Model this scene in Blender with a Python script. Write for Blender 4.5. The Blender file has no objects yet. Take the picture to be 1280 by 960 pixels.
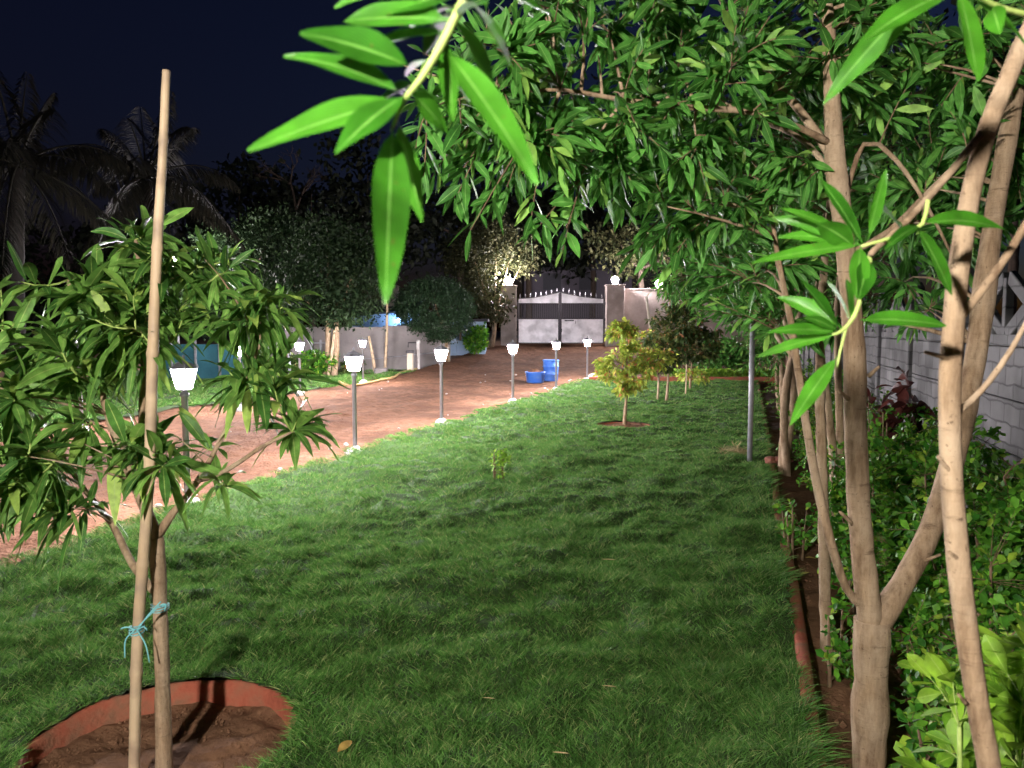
import bpy, math, random
import numpy as np
from mathutils import Vector, Matrix, noise as mnoise

# ------------------------------------------------------------------ camera, sky, exposure
C = bpy.context.scene.collection
sc = bpy.context.scene
EYE, PITCH, FPX = 1.5, math.atan(69 / 960), 960.0
cam_d = bpy.data.cameras.new('camera'); cam = bpy.data.objects.new('camera', cam_d); C.objects.link(cam)
cam.location = (0, 0, EYE); cam.rotation_euler = (math.pi / 2 - PITCH, 0, 0)
cam_d.sensor_width = 36; cam_d.lens = 27; cam_d.clip_start = 0.02; cam_d.clip_end = 900
cam_d.dof.use_dof = True; cam_d.dof.focus_distance = 6.0; cam_d.dof.aperture_fstop = 8.0
sc.camera = cam
world = bpy.data.worlds.new('World'); sc.world = world; world.use_nodes = True
wn = world.node_tree
sky = wn.nodes.new('ShaderNodeTexSky'); sky.sky_type = 'NISHITA'; sky.sun_disc = False
sky.sun_elevation = math.radians(-3.0); sky.sun_rotation = math.radians(60)
sky.ozone_density = 3.0
wn.links.new(sky.outputs[0], wn.nodes['Background'].inputs[0])
wn.nodes['Background'].inputs[1].default_value = 0.050
sc.view_settings.view_transform = 'Standard'; sc.view_settings.look = 'None'
sc.view_settings.exposure = 2.25; sc.view_settings.gamma = 1.0
sc.cycles.max_bounces = 6; sc.cycles.transmission_bounces = 4; sc.cycles.transparent_max_bounces = 6
sc.cycles.diffuse_bounces = 3; sc.cycles.glossy_bounces = 2
sc.cycles.sample_clamp_indirect = 3.0; sc.cycles.use_denoising = True
sc.cycles.caustics_reflective = False; sc.cycles.caustics_refractive = False
LAMP_L = 430.0            # radiance of a garden lantern's glass
PI = math.pi
rng = np.random.default_rng(7); random.seed(7)

# ------------------------------------------------------------------ helpers
def V(*a): return np.array(a, float)
def nrm(a):
    a = np.asarray(a, float); l = np.linalg.norm(a, axis=-1, keepdims=True); return a / np.maximum(l, 1e-9)
def at(u, v, Y):
    """world point seen at photo pixel (u, v) at distance Y ahead of the camera"""
    sp, cp = math.sin(PITCH), math.cos(PITCH); yu = -(v - 480) / FPX
    d = V((u - 640) / FPX, cp + yu * sp, -sp + yu * cp)
    return V(0, 0, EYE) + d * (Y / d[1])
AX, AY = 0.294, 0.956      # the lawn's long direction
def S_of(x, y): return AY * x - AX * y
def T_of(x, y): return AX * x + AY * y
def XY(s, t): return (AY * s + AX * t, -AX * s + AY * t)
def X_at(s, y): return (s + AX * y) / AY
def sstep(a, b, x):
    t = np.clip((x - a) / (b - a), 0, 1); return t * t * (3 - 2 * t)
def g(x, y): return 0.82 * sstep(21.5, 35, np.asarray(y, float))
_tab = np.random.default_rng(3).random((256, 256))
def vn(x, y):
    x = np.asarray(x, float); y = np.asarray(y, float)
    xi = np.floor(x).astype(int); yi = np.floor(y).astype(int); fx = x - xi; fy = y - yi
    fx = fx * fx * (3 - 2 * fx); fy = fy * fy * (3 - 2 * fy)
    a = _tab[xi & 255, yi & 255]; b = _tab[(xi + 1) & 255, yi & 255]
    c = _tab[xi & 255, (yi + 1) & 255]; d = _tab[(xi + 1) & 255, (yi + 1) & 255]
    return (a * (1 - fx) + b * fx) * (1 - fy) + (c * (1 - fx) + d * fx) * fy - 0.5

def mesh_obj(name, verts, faces, mat, parent=None, smooth=True, uv=None):
    me = bpy.data.meshes.new(name)
    if isinstance(faces, np.ndarray):
        nv, nf, k = len(verts), len(faces), faces.shape[1]
        me.vertices.add(nv); me.vertices.foreach_set('co', np.asarray(verts, np.float32).ravel())
        me.loops.add(nf * k); me.loops.foreach_set('vertex_index', faces.astype(np.int32).ravel())
        me.polygons.add(nf); me.polygons.foreach_set('loop_start', np.arange(0, nf * k, k, dtype=np.int32))
        me.polygons.foreach_set('loop_total', np.full(nf, k, np.int32))
        me.update(calc_edges=True)
        if uv is not None:
            l = me.uv_layers.new(name='UVMap'); l.data.foreach_set('uv', np.asarray(uv, np.float32)[faces.ravel()].ravel())
    else:
        me.from_pydata([tuple(v) for v in verts], [], faces); me.update()
    if smooth: me.polygons.foreach_set('use_smooth', np.ones(len(me.polygons), bool))
    if mat: me.materials.append(mat)
    o = bpy.data.objects.new(name, me); C.objects.link(o)
    if parent is not None:
        o.parent = parent
        o.matrix_parent_inverse = Matrix.Identity(4)
        if any(parent.location): o.matrix_parent_inverse = Matrix.Translation(-parent.location)
    return o
def thing(name, label, cat, loc=(0, 0, 0), group=None):
    o = bpy.data.objects.new(name, None); C.objects.link(o); o.location = [float(q) for q in loc]
    o.empty_display_size = 0.1
    return tag(o, label, cat, group)
def tag(o, label=None, cat=None, group=None, kind=None):
    if label: o['label'] = label
    if cat: o['category'] = cat
    if group: o['group'] = group
    if kind: o['kind'] = kind
    return o
def copy_thing(root, loc, label, rz=0.0):
    r = root.copy(); C.objects.link(r); r.location = [float(q) for q in loc]; r.rotation_euler = (0, 0, rz); r['label'] = label
    for ch in list(root.children):
        c = ch.copy(); C.objects.link(c); c.parent = r
        for gch in list(ch.children):
            d = gch.copy(); C.objects.link(d); d.parent = c
    return r

class MB:
    def __init__(s): s.v = []; s.f = []
    def add(s, v, f):
        b = len(s.v); s.v += [tuple(q) for q in v]; s.f += [tuple(i + b for i in q) for q in f]; return s
    def box(s, c, size, rz=0.0, bev=0.0, ry=0.0):
        hx, hy, hz = [q / 2 for q in size]; e = min(bev, hx * .9, hy * .9, hz * .9)
        vs = []
        if e > 0:
            for zz, q in ((-hz, e), (-hz + e, 0), (hz - e, 0), (hz, e)):
                for x, y in ((-hx + e, -hy + q), (hx - e, -hy + q), (hx - q, -hy + e), (hx - q, hy - e), (hx - e, hy - q), (-hx + e, hy - q), (-hx + q, hy - e), (-hx + q, -hy + e)):
                    vs.append((x, y, zz))
            fs = [tuple(range(7, -1, -1)), tuple(range(24, 32))]
            for k in range(3):
                for i in range(8): fs.append((k * 8 + i, k * 8 + (i + 1) % 8, k * 8 + 8 + (i + 1) % 8, k * 8 + 8 + i))
        else:
            vs = [(x, y, z) for z in (-hz, hz) for x, y in ((-hx, -hy), (hx, -hy), (hx, hy), (-hx, hy))]
            fs = [(3, 2, 1, 0), (4, 5, 6, 7), (0, 1, 5, 4), (1, 2, 6, 5), (2, 3, 7, 6), (3, 0, 4, 7)]
        M = Matrix.Rotation(rz, 3, 'Z') @ Matrix.Rotation(ry, 3, 'Y'); cc = Vector([float(q) for q in c])
        return s.add([tuple(M @ Vector(q) + cc) for q in vs], fs)
    def lathe(s, prof, n=16, c=(0, 0, 0), phase=0.0):
        vs = []; fs = []
        for r, z in prof:
            for i in range(n):
                a = 2 * PI * i / n + phase; vs.append((c[0] + r * math.cos(a), c[1] + r * math.sin(a), c[2] + z))
        for k in range(len(prof) - 1):
            for i in range(n): fs.append((k * n + i, k * n + (i + 1) % n, (k + 1) * n + (i + 1) % n, (k + 1) * n + i))
        fs.append(tuple(range(n - 1, -1, -1))); fs.append(tuple((len(prof) - 1) * n + i for i in range(n)))
        return s.add(vs, fs)
    def tube(s, pts, rad, n=6, wob=0.0):
        P = np.asarray(pts, float); m = len(P)
        R = np.full(m, rad, float) if np.isscalar(rad) else np.asarray(rad, float)
        T = nrm(np.gradient(P, axis=0)); ref = V(1, 0, 0) if abs(T[0][0]) < .8 else V(0, 1, 0)
        vs = []; fs = []
        for k in range(m):
            a = nrm(np.cross(T[k], ref)); b = np.cross(T[k], a); ref = -np.cross(T[k], a) if False else ref
            for i in range(n):
                th = 2 * PI * i / n; rr = R[k]
                if wob: rr *= 1 + wob * mnoise.noise(Vector((P[k][0] * 9 + math.cos(th) * 1.2, P[k][1] * 9 + math.sin(th) * 1.2, P[k][2] * 14)))
                vs.append(P[k] + (a * math.cos(th) + b * math.sin(th)) * rr)
        for k in range(m - 1):
            for i in range(n): fs.append((k * n + i, k * n + (i + 1) % n, (k + 1) * n + (i + 1) % n, (k + 1) * n + i))
        fs.append(tuple(range(n - 1, -1, -1))); fs.append(tuple((m - 1) * n + i for i in range(n)))
        return s.add(vs, fs)
    def build(s, name, mat, parent=None, smooth=False): return mesh_obj(name, s.v, s.f, mat, parent, smooth)

def dense(pts, rad, step=0.06):
    """smooth Catmull-Rom through the points, radii interpolated"""
    P = np.asarray(pts, float); R = np.asarray(rad, float)
    if len(P) == 2: P = np.array([P[0], (P[0] + P[1]) / 2, P[1]]); R = np.array([R[0], (R[0] + R[1]) / 2, R[1]])
    out = []; orad = []
    Q = np.vstack([2 * P[0] - P[1], P, 2 * P[-1] - P[-2]])
    for i in range(len(P) - 1):
        p0, p1, p2, p3 = Q[i], Q[i + 1], Q[i + 2], Q[i + 3]
        n = max(2, int(np.linalg.norm(p2 - p1) / step))
        for k in range(n):
            t = k / n
            out.append(.5 * (2 * p1 + (p2 - p0) * t + (2 * p0 - 5 * p1 + 4 * p2 - p3) * t * t + (3 * p1 - p0 - 3 * p2 + p3) * t ** 3))
            orad.append(R[i] * (1 - t) + R[i + 1] * t)
    out.append(P[-1]); orad.append(R[-1])
    return np.array(out), np.array(orad)

# ------------------------------------------------------------------ materials
def new_mat(name):
    m = bpy.data.materials.new(name); m.use_nodes = True
    return m, m.node_tree.nodes, m.node_tree.links, m.node_tree.nodes['Principled BSDF']
def surf(name, c1, c2, scale=8.0, rough=.85, bump=.3, bscale=None, metal=0.0, c3=None, s3=1.5, stretch=(1, 1, 1), spec=.3, dist=0.01):
    m, N, L, P = new_mat(name)
    tc = N.new('ShaderNodeTexCoord'); mp = N.new('ShaderNodeMapping'); mp.inputs['Scale'].default_value = stretch
    L.new(tc.outputs['Object'], mp.inputs[0])
    n1 = N.new('ShaderNodeTexNoise'); n1.inputs['Scale'].default_value = scale; n1.inputs['Detail'].default_value = 8; n1.inputs['Roughness'].default_value = .65
    L.new(mp.outputs[0], n1.inputs['Vector'])
    cr = N.new('ShaderNodeValToRGB'); cr.color_ramp.elements[0].position = .32; cr.color_ramp.elements[1].position = .68
    cr.color_ramp.elements[0].color = (*c1, 1); cr.color_ramp.elements[1].color = (*c2, 1)
    L.new(n1.outputs[0], cr.inputs[0]); col = cr.outputs[0]
    if c3:
        n3 = N.new('ShaderNodeTexNoise'); n3.inputs['Scale'].default_value = s3; n3.inputs['Detail'].default_value = 5
        L.new(tc.outputs['Object'], n3.inputs['Vector'])
        r3 = N.new('ShaderNodeValToRGB'); r3.color_ramp.elements[0].position = .45; r3.color_ramp.elements[1].position = .65
        L.new(n3.outputs[0], r3.inputs[0])
        mx = N.new('ShaderNodeMixRGB'); mx.inputs[2].default_value = (*c3, 1); L.new(r3.outputs[0], mx.inputs[0]); L.new(col, mx.inputs[1]); col = mx.outputs[0]
    L.new(col, P.inputs['Base Color'])
    P.inputs['Roughness'].default_value = rough; P.inputs['Metallic'].default_value = metal; P.inputs['Specular IOR Level'].default_value = spec
    if bump:
        n2 = N.new('ShaderNodeTexNoise'); n2.inputs['Scale'].default_value = bscale or scale * 3; n2.inputs['Detail'].default_value = 6
        L.new(mp.outputs[0], n2.inputs['Vector'])
        b = N.new('ShaderNodeBump'); b.inputs['Strength'].default_value = bump; b.inputs['Distance'].default_value = dist
        L.new(n2.outputs[0], b.inputs['Height']); L.new(b.outputs[0], P.inputs['Normal'])
    return m
def leaf_mat(name, dark, light, rib=None, trans=.3, rough=.38, tip=None, tint=None):
    m, N, L, P = new_mat(name)
    ge = N.new('ShaderNodeNewGeometry')
    cr = N.new('ShaderNodeValToRGB'); e = cr.color_ramp.elements
    e[0].color = (*dark, 1); e[1].color = (*light, 1); e[0].position = .1; e[1].position = .95
    if tint: q = cr.color_ramp.elements.new(.86); q.color = (*light, 1); cr.color_ramp.elements[-1].color = (*tint, 1)
    L.new(ge.outputs['Random Per Island'], cr.inputs[0]); col = cr.outputs[0]
    if rib:
        uv = N.new('ShaderNodeUVMap'); sp = N.new('ShaderNodeSeparateXYZ'); L.new(uv.outputs[0], sp.inputs[0])
        ab = N.new('ShaderNodeMath'); ab.operation = 'ABSOLUTE'; L.new(sp.outputs[0], ab.inputs[0])
        rr = N.new('ShaderNodeValToRGB'); rr.color_ramp.elements[0].color = (1, 1, 1, 1); rr.color_ramp.elements[1].color = (0, 0, 0, 1)
        rr.color_ramp.elements[0].position = .03; rr.color_ramp.elements[1].position = .10; L.new(ab.outputs[0], rr.inputs[0])
        mx = N.new('ShaderNodeMixRGB'); mx.inputs[2].default_value = (*rib, 1); L.new(rr.outputs[0], mx.inputs[0]); L.new(col, mx.inputs[1]); col = mx.outputs[0]
        # side veins and blade unevenness
        wv = N.new('ShaderNodeMath'); wv.operation = 'MULTIPLY_ADD'; wv.inputs[1].default_value = -.55; L.new(ab.outputs[0], wv.inputs[0]); L.new(sp.outputs[1], wv.inputs[2])
        sn = N.new('ShaderNodeMath'); sn.operation = 'MULTIPLY'; sn.inputs[1].default_value = 75; L.new(wv.outputs[0], sn.inputs[0])
        s2 = N.new('ShaderNodeMath'); s2.operation = 'SINE'; L.new(sn.outputs[0], s2.inputs[0])
        bp = N.new('ShaderNodeBump'); bp.inputs['Strength'].default_value = .25; bp.inputs['Distance'].default_value = .0015
        L.new(s2.outputs[0], bp.inputs['Height']); L.new(bp.outputs[0], P.inputs['Normal'])
        vr = N.new('ShaderNodeMapRange'); vr.inputs[1].default_value = .55; vr.inputs[2].default_value = 1.0; vr.inputs[3].default_value = 0; vr.inputs[4].default_value = .30; L.new(s2.outputs[0], vr.inputs[0])
        vm = N.new('ShaderNodeMixRGB'); vm.inputs[2].default_value = (*rib, 1); L.new(vr.outputs[0], vm.inputs[0]); L.new(col, vm.inputs[1]); col = vm.outputs[0]
        tcs = N.new('ShaderNodeTexCoord'); ns = N.new('ShaderNodeTexNoise'); ns.inputs['Scale'].default_value = 170; ns.inputs['Detail'].default_value = 2; L.new(tcs.outputs['Object'], ns.inputs['Vector'])
        rs = N.new('ShaderNodeValToRGB'); rs.color_ramp.elements[0].position = .70; rs.color_ramp.elements[1].position = .74; rs.color_ramp.elements[0].color = (0, 0, 0, 1); rs.color_ramp.elements[1].color = (.7, .7, .7, 1); L.new(ns.outputs[0], rs.inputs[0])
        sm = N.new('ShaderNodeMixRGB'); sm.inputs[2].default_value = (.10, .075, .02, 1); L.new(rs.outputs[0], sm.inputs[0]); L.new(col, sm.inputs[1]); col = sm.outputs[0]
    tc = N.new('ShaderNodeTexCoord'); nz = N.new('ShaderNodeTexNoise'); nz.inputs['Scale'].default_value = 30; nz.inputs['Detail'].default_value = 4
    L.new(tc.outputs['Object'], nz.inputs['Vector'])
    mr = N.new('ShaderNodeMapRange'); mr.inputs[1].default_value = .3; mr.inputs[2].default_value = .7; mr.inputs[3].default_value = .62; mr.inputs[4].default_value = 1.32; L.new(nz.outputs[0], mr.inputs[0])
    ml = N.new('ShaderNodeMixRGB'); ml.blend_type = 'MULTIPLY'; ml.inputs[0].default_value = 1; L.new(col, ml.inputs[1]); L.new(mr.outputs[0], ml.inputs[2]); col = ml.outputs[0]
    L.new(col, P.inputs['Base Color']); P.inputs['Roughness'].default_value = rough; P.inputs['Specular IOR Level'].default_value = .3 if rough < .6 else .15
    tr = N.new('ShaderNodeBsdfTranslucent'); L.new(col, tr.inputs[0])
    ms = N.new('ShaderNodeMixShader'); ms.inputs[0].default_value = trans
    L.new(P.outputs[0], ms.inputs[1]); L.new(tr.outputs[0], ms.inputs[2]); L.new(ms.outputs[0], N['Material Output'].inputs[0])
    return m
def glow(name, col, k):
    m, N, L, P = new_mat(name); P.inputs['Base Color'].default_value = (.8, .8, .8, 1)
    P.inputs['Emission Color'].default_value = (*col, 1); P.inputs['Emission Strength'].default_value = k; return m
def bark_mat(name, c1, c2, c3):
    m, N, L, P = new_mat(name); tc = N.new('ShaderNodeTexCoord')
    def noise(scale, st, det=8):
        mp = N.new('ShaderNodeMapping'); mp.inputs['Scale'].default_value = st; L.new(tc.outputs['Object'], mp.inputs[0])
        n = N.new('ShaderNodeTexNoise'); n.inputs['Scale'].default_value = scale; n.inputs['Detail'].default_value = det; n.inputs['Roughness'].default_value = .7; L.new(mp.outputs[0], n.inputs[0]); return n.outputs[0]
    def ramp(src, a, b, ca, cb):
        q = N.new('ShaderNodeValToRGB'); q.color_ramp.elements[0].position = a; q.color_ramp.elements[1].position = b
        q.color_ramp.elements[0].color = (*ca, 1); q.color_ramp.elements[1].color = (*cb, 1); L.new(src, q.inputs[0]); return q.outputs[0]
    def mix(f, a, b):
        q = N.new('ShaderNodeMixRGB'); L.new(f, q.inputs[0]); L.new(a, q.inputs[1]); L.new(b, q.inputs[2]); return q.outputs[0]
    streak = noise(34, (1, 1, .16)); patch = noise(7, (1, 1, .6)); ring = noise(30, (.25, .25, 1.6)); speck = noise(95, (1, 1, .8), 3)
    col = ramp(streak, .34, .66, c1, c2)
    pale = N.new('ShaderNodeRGB'); pale.outputs[0].default_value = (*c3, 1)
    dark = N.new('ShaderNodeRGB'); dark.outputs[0].default_value = (c1[0] * .55, c1[1] * .5, c1[2] * .5, 1)
    col = mix(ramp(patch, .42, .68, (0, 0, 0), (.8, .8, .8)), col, pale.outputs[0])
    col = mix(ramp(ring, .60, .70, (0, 0, 0), (.75, .75, .75)), col, dark.outputs[0])
    col = mix(ramp(speck, .64, .70, (0, 0, 0), (.8, .8, .8)), col, dark.outputs[0])
    L.new(col, P.inputs['Base Color']); P.inputs['Roughness'].default_value = .88; P.inputs['Specular IOR Level'].default_value = .2
    ad = N.new('ShaderNodeMath'); ad.operation = 'ADD'; L.new(streak, ad.inputs[0]); L.new(ring, ad.inputs[1])
    b = N.new('ShaderNodeBump'); b.inputs['Strength'].default_value = .9; b.inputs['Distance'].default_value = .008
    L.new(ad.outputs[0], b.inputs['Height']); L.new(b.outputs[0], P.inputs['Normal']); return m
def plain(name, c, rough=.6, metal=0.0):
    return surf(name, tuple(q * .85 for q in c), tuple(min(1, q * 1.12) for q in c), 14, rough, .15, 40, metal)

M = {}
M['dirt'] = surf('red_dirt', (.100, .047, .025), (.225, .116, .070), 7, .95, .9, 30, c3=(.105, .050, .028), s3=.9, spec=.1, dist=.035)
M['ground'] = surf('bare_earth', (.10, .06, .04), (.2, .12, .08), 1.5, .95, .4)
M['soil'] = surf('dark_soil', (.11, .055, .030), (.22, .118, .068), 14, .95, .6, 60, c3=(.14, .075, .043), s3=4, spec=.08, dist=.012)
M['thatch'] = surf('lawn_thatch', (.018, .040, .010), (.045, .085, .022), 25, .95, .8, 60)
M['bark'] = bark_mat('pale_bark', (.12, .074, .042), (.33, .23, .14), (.41, .315, .215))
M['twig'] = surf('brown_twig', (.10, .06, .035), (.21, .14, .08), 20, .8, .4, 50)
M['greentwig'] = surf('green_twig', (.20, .28, .06), (.36, .46, .13), 18, .6, .2)
M['darkbark'] = surf('dark_bark', (.035, .025, .02), (.085, .062, .046), 10, .9, .6, 25, stretch=(1, 1, .3))
M['bamboo'] = surf('dry_bamboo', (.34, .24, .14), (.50, .38, .25), 14, .6, .3, 30, stretch=(1, 1, .12), c3=(.26, .19, .13), s3=9)
M['conleaf'] = leaf_mat('glossy_leaf', (.018, .095, .010), (.095, .30, .045), (.20, .38, .10), .34, .45, tint=(.22, .40, .07))
M['nearleaf'] = leaf_mat('near_leaf', (.016, .090, .004), (.046, .185, .010), (.12, .28, .05), .34, .32)
M['mango'] = leaf_mat('mango_leaf', (.030, .11, .016), (.14, .29, .05), (.26, .36, .10), .34, .45, tint=(.26, .38, .07))
M['mangoyoung'] = leaf_mat('young_mango_leaf', (.20, .31, .04), (.50, .54, .09), None, .3, .5, tint=(.55, .22, .09))
M['mangodark'] = leaf_mat('deep_mango_leaf', (.02, .05, .012), (.10, .13, .03), None, .25, .5, tint=(.26, .12, .05))
M['hedge'] = leaf_mat('hedge_leaf', (.026, .120, .010), (.115, .30, .025), None, .30, .5, tint=(.26, .40, .04))
M['lime'] = leaf_mat('lime_leaf', (.10, .24, .015), (.22, .38, .03), (.28, .42, .08), .35, .42)
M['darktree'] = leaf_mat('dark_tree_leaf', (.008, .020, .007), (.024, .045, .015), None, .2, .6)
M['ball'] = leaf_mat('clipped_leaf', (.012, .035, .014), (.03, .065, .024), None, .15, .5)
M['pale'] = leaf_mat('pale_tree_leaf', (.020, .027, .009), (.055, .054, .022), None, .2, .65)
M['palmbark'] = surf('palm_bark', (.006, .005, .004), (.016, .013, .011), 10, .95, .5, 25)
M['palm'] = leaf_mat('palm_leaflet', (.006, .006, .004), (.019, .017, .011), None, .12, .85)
M['redleaf'] = leaf_mat('maroon_leaf', (.035, .010, .010), (.09, .025, .02), None, .2, .4)
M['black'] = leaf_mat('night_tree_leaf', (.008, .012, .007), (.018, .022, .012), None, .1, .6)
M['grass'] = leaf_mat('grass_blade', (.036, .120, .016), (.130, .265, .058), None, .32, .6, tint=(.28, .31, .12))
M['brick'] = surf('brick_red_cement', (.24, .060, .034), (.40, .115, .065), 9, .92, .8, 40, c3=(.20, .095, .055), s3=9)
M['metal'] = plain('grey_paint', (.27, .27, .29), .45, .2)
M['darkmetal'] = plain('dark_paint', (.05, .045, .05), .5, .2)
M['cement'] = surf('white_cement', (.5, .48, .46), (.75, .73, .71), 20, .9, .6, 60)
M['plaster'] = surf('grey_plaster', (.19, .17, .165), (.30, .275, .265), 1.6, .95, .5, 12, c3=(.14, .125, .12), s3=.8)
M['pillar'] = surf('brown_plaster', (.28, .235, .215), (.42, .36, .335), 2.2, .95, .4, 14, c3=(.24, .20, .18), s3=1.4)
M['sheet'] = surf('galvanised_sheet', (.60, .58, .61), (.82, .79, .83), 1.6, .42, .6, 5, .15, c3=(.44, .42, .45), s3=2.2, spec=.5, dist=.02)
M['teal'] = surf('teal_sheet', (.02, .09, .12), (.04, .15, .19), 2, .6, .3, 6)
M['blue'] = surf('blue_plastic', (.02, .075, .30), (.03, .11, .40), 6, .42, .1, 20, c3=(.06, .14, .36), s3=5)
M['bluewall'] = surf('pale_blue_wall', (.30, .42, .60), (.40, .52, .70), 2, .9, .2)
M['stone'] = surf('pale_stone', (.28, .23, .20), (.50, .44, .40), 14, .9, .6, 40)
M['rock'] = surf('red_rock', (.16, .06, .04), (.30, .13, .09), 12, .9, .7, 40)
M['straw'] = surf('dry_straw', (.30, .22, .10), (.5, .39, .2), 20, .9, .2)
M['cream'] = surf('cream_paint', (.48, .42, .33), (.62, .56, .45), 6, .8, .3)
M['white'] = plain('white_pipe', (.62, .60, .58), .5)
M['twine'] = plain('blue_green_twine', (.16, .42, .44), .7)
M['hose'] = plain('yellow_hose', (.45, .30, .12), .6)
M['cable'] = plain('black_cable', (.02, .018, .018), .6)
M['deadleaf'] = leaf_mat('yellow_leaf', (.36, .24, .06), (.5, .34, .10), None, .2, .6)
M['litter'] = leaf_mat('brown_leaf', (.12, .065, .03), (.22, .13, .06), None, .15, .7)
M['roof'] = plain('dark_roof', (.05, .05, .06), .8)
M['houses'] = plain('night_wall', (.10, .09, .11), .9)
M['lampglass'] = glow('lit_frosted_glass', (1.0, .93, .97), LAMP_L)
M['pillarglass'] = glow('lit_globe_glass', (1.0, .90, .93), 560.0)
M['sideglass'] = glow('lit_yard_glass', (1.0, .94, .87), 1500.0)
M['bluelight'] = glow('lit_blue_bulb', (.35, .6, 1.0), 60.0)
def wall_mat():
    m, N, L, P = new_mat('precast_concrete')
    tc = N.new('ShaderNodeTexCoord'); sp = N.new('ShaderNodeSeparateXYZ'); cb = N.new('ShaderNodeCombineXYZ')
    L.new(tc.outputs['Object'], sp.inputs[0]); L.new(sp.outputs[0], cb.inputs[0]); L.new(sp.outputs[2], cb.inputs[1])
    nz = N.new('ShaderNodeTexNoise'); nz.inputs['Scale'].default_value = 4; nz.inputs['Detail'].default_value = 5; L.new(tc.outputs['Object'], nz.inputs['Vector'])
    ad = N.new('ShaderNodeMixRGB'); ad.blend_type = 'LINEAR_LIGHT'; ad.inputs[0].default_value = .035; L.new(cb.outputs[0], ad.inputs[1]); L.new(nz.outputs['Color'], ad.inputs[2])
    bk = N.new('ShaderNodeTexBrick'); bk.inputs['Scale'].default_value = 1; bk.inputs['Brick Width'].default_value = .32; bk.inputs['Row Height'].default_value = .135
    bk.inputs['Mortar Size'].default_value = .008; bk.inputs['Mortar Smooth'].default_value = .4
    bk.inputs['Color1'].default_value = (.11, .108, .111, 1); bk.inputs['Color2'].default_value = (.15, .147, .148, 1); bk.inputs['Mortar'].default_value = (.075, .073, .075, 1)
    L.new(ad.outputs[0], bk.inputs['Vector'])
    st = N.new('ShaderNodeTexNoise'); st.inputs['Scale'].default_value = 2.0; st.inputs['Detail'].default_value = 8; L.new(tc.outputs['Object'], st.inputs['Vector'])
    mr = N.new('ShaderNodeMapRange'); mr.inputs[1].default_value = .3; mr.inputs[2].default_value = .7; mr.inputs[3].default_value = .45; mr.inputs[4].default_value = 1.25; L.new(st.outputs[0], mr.inputs[0])
    mx = N.new('ShaderNodeMixRGB'); mx.blend_type = 'MULTIPLY'; mx.inputs[0].default_value = 1; L.new(bk.outputs['Color'], mx.inputs[1]); L.new(mr.outputs[0], mx.inputs[2])
    L.new(mx.outputs[0], P.inputs['Base Color']); P.inputs['Roughness'].default_value = .92
    b = N.new('ShaderNodeBump'); b.inputs['Strength'].default_value = .8; b.inputs['Distance'].default_value = .02; b.invert = True; L.new(bk.outputs['Fac'], b.inputs['Height']); L.new(b.outputs[0], P.inputs['Normal'])
    return m
M['precast'] = wall_mat()

# ------------------------------------------------------------------ foliage builders
SH = {'lance': lambda t: np.sin(PI * np.clip((t - .06) / .94, 0, 1) ** .85) ** .85 + .05,
      'oval': lambda t: np.sin(PI * np.clip((t - .08) / .92, 0, 1) ** .9) ** .65 + .06,
      'obov': lambda t: np.sin(PI * np.clip((t - .05) / .95, 0, 1) ** 1.35) ** .7 + .06}
def leaves(P, D, U, Ln, W, segs=4, droop=.15, fold=.25, shape='lance', wave=0.0):
    """many leaves as one vertex/face array; P base, D direction, U up side, Ln length, W half width"""
    P = np.asarray(P, float); n = len(P); D = nrm(D); U = np.asarray(U, float)
    U = nrm(U - D * np.sum(U * D, 1, keepdims=True)); S = np.cross(D, U)
    Ln = np.broadcast_to(Ln, n)[:, None]; W = np.broadcast_to(W, n)[:, None]; dr = np.broadcast_to(droop, n)[:, None]
    vs = []; uv = []
    ph = rng.random((n, 1)) * 6.28
    for i in range(segs + 1):
        t = i / segs; w = W * SH[shape](np.array(t)); a = dr * 1.6 * t
        c = P + D * Ln * (t * (1 - .25 * dr * t)) - V(0, 0, 1) * (Ln * dr * t * t)
        up = U + D * a * .5
        wv = wave * W * np.sin(t * 9 + ph)
        vs += [c + S * w + up * (fold * w + wv), c, c - S * w + up * (fold * w - wv * .7)]
        uv += [(1, t), (0, t), (-1, t)]
    k = (segs + 1) * 3
    vs = np.stack(vs, 1).reshape(-1, 3)
    f = []
    for i in range(segs):
        b = i * 3; f += [(b, b + 1, b + 4, b + 3), (b + 1, b + 2, b + 5, b + 4)]
    f = (np.array(f)[None] + (np.arange(n) * k)[:, None, None]).reshape(-1, 4)
    return vs, f, np.tile(np.array(uv, float), (n, 1))
def cat(parts):
    vs, fs, us, o = [], [], [], 0
    for v, f, u in parts:
        vs.append(v); fs.append(f + o); us.append(u); o += len(v)
    return np.vstack(vs), np.vstack(fs), np.vstack(us)
def rdir(n):
    return nrm(rng.normal(size=(n, 3)))
def in_blobs(blobs, n, shell=.45):
    w = np.array([b[1][0] * b[1][1] * b[1][2] * (b[2] if len(b) > 2 else 1) for b in blobs]); w = w ** .8; w /= w.sum()
    k = rng.choice(len(blobs), n, p=w); d = rdir(n); r = (shell + (1 - shell) * rng.random(n)) [:, None]
    return np.array([blobs[i][0] for i in k]) + d * r * np.array([blobs[i][1] for i in k])

def bezier(a, b, lift, n, jit):
    c = (a + b) / 2 + V(0, 0, lift) + rng.normal(size=3) * jit
    t = np.linspace(0, 1, n)[:, None]
    return a * (1 - t) ** 2 + 2 * c * t * (1 - t) + b * t * t

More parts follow.
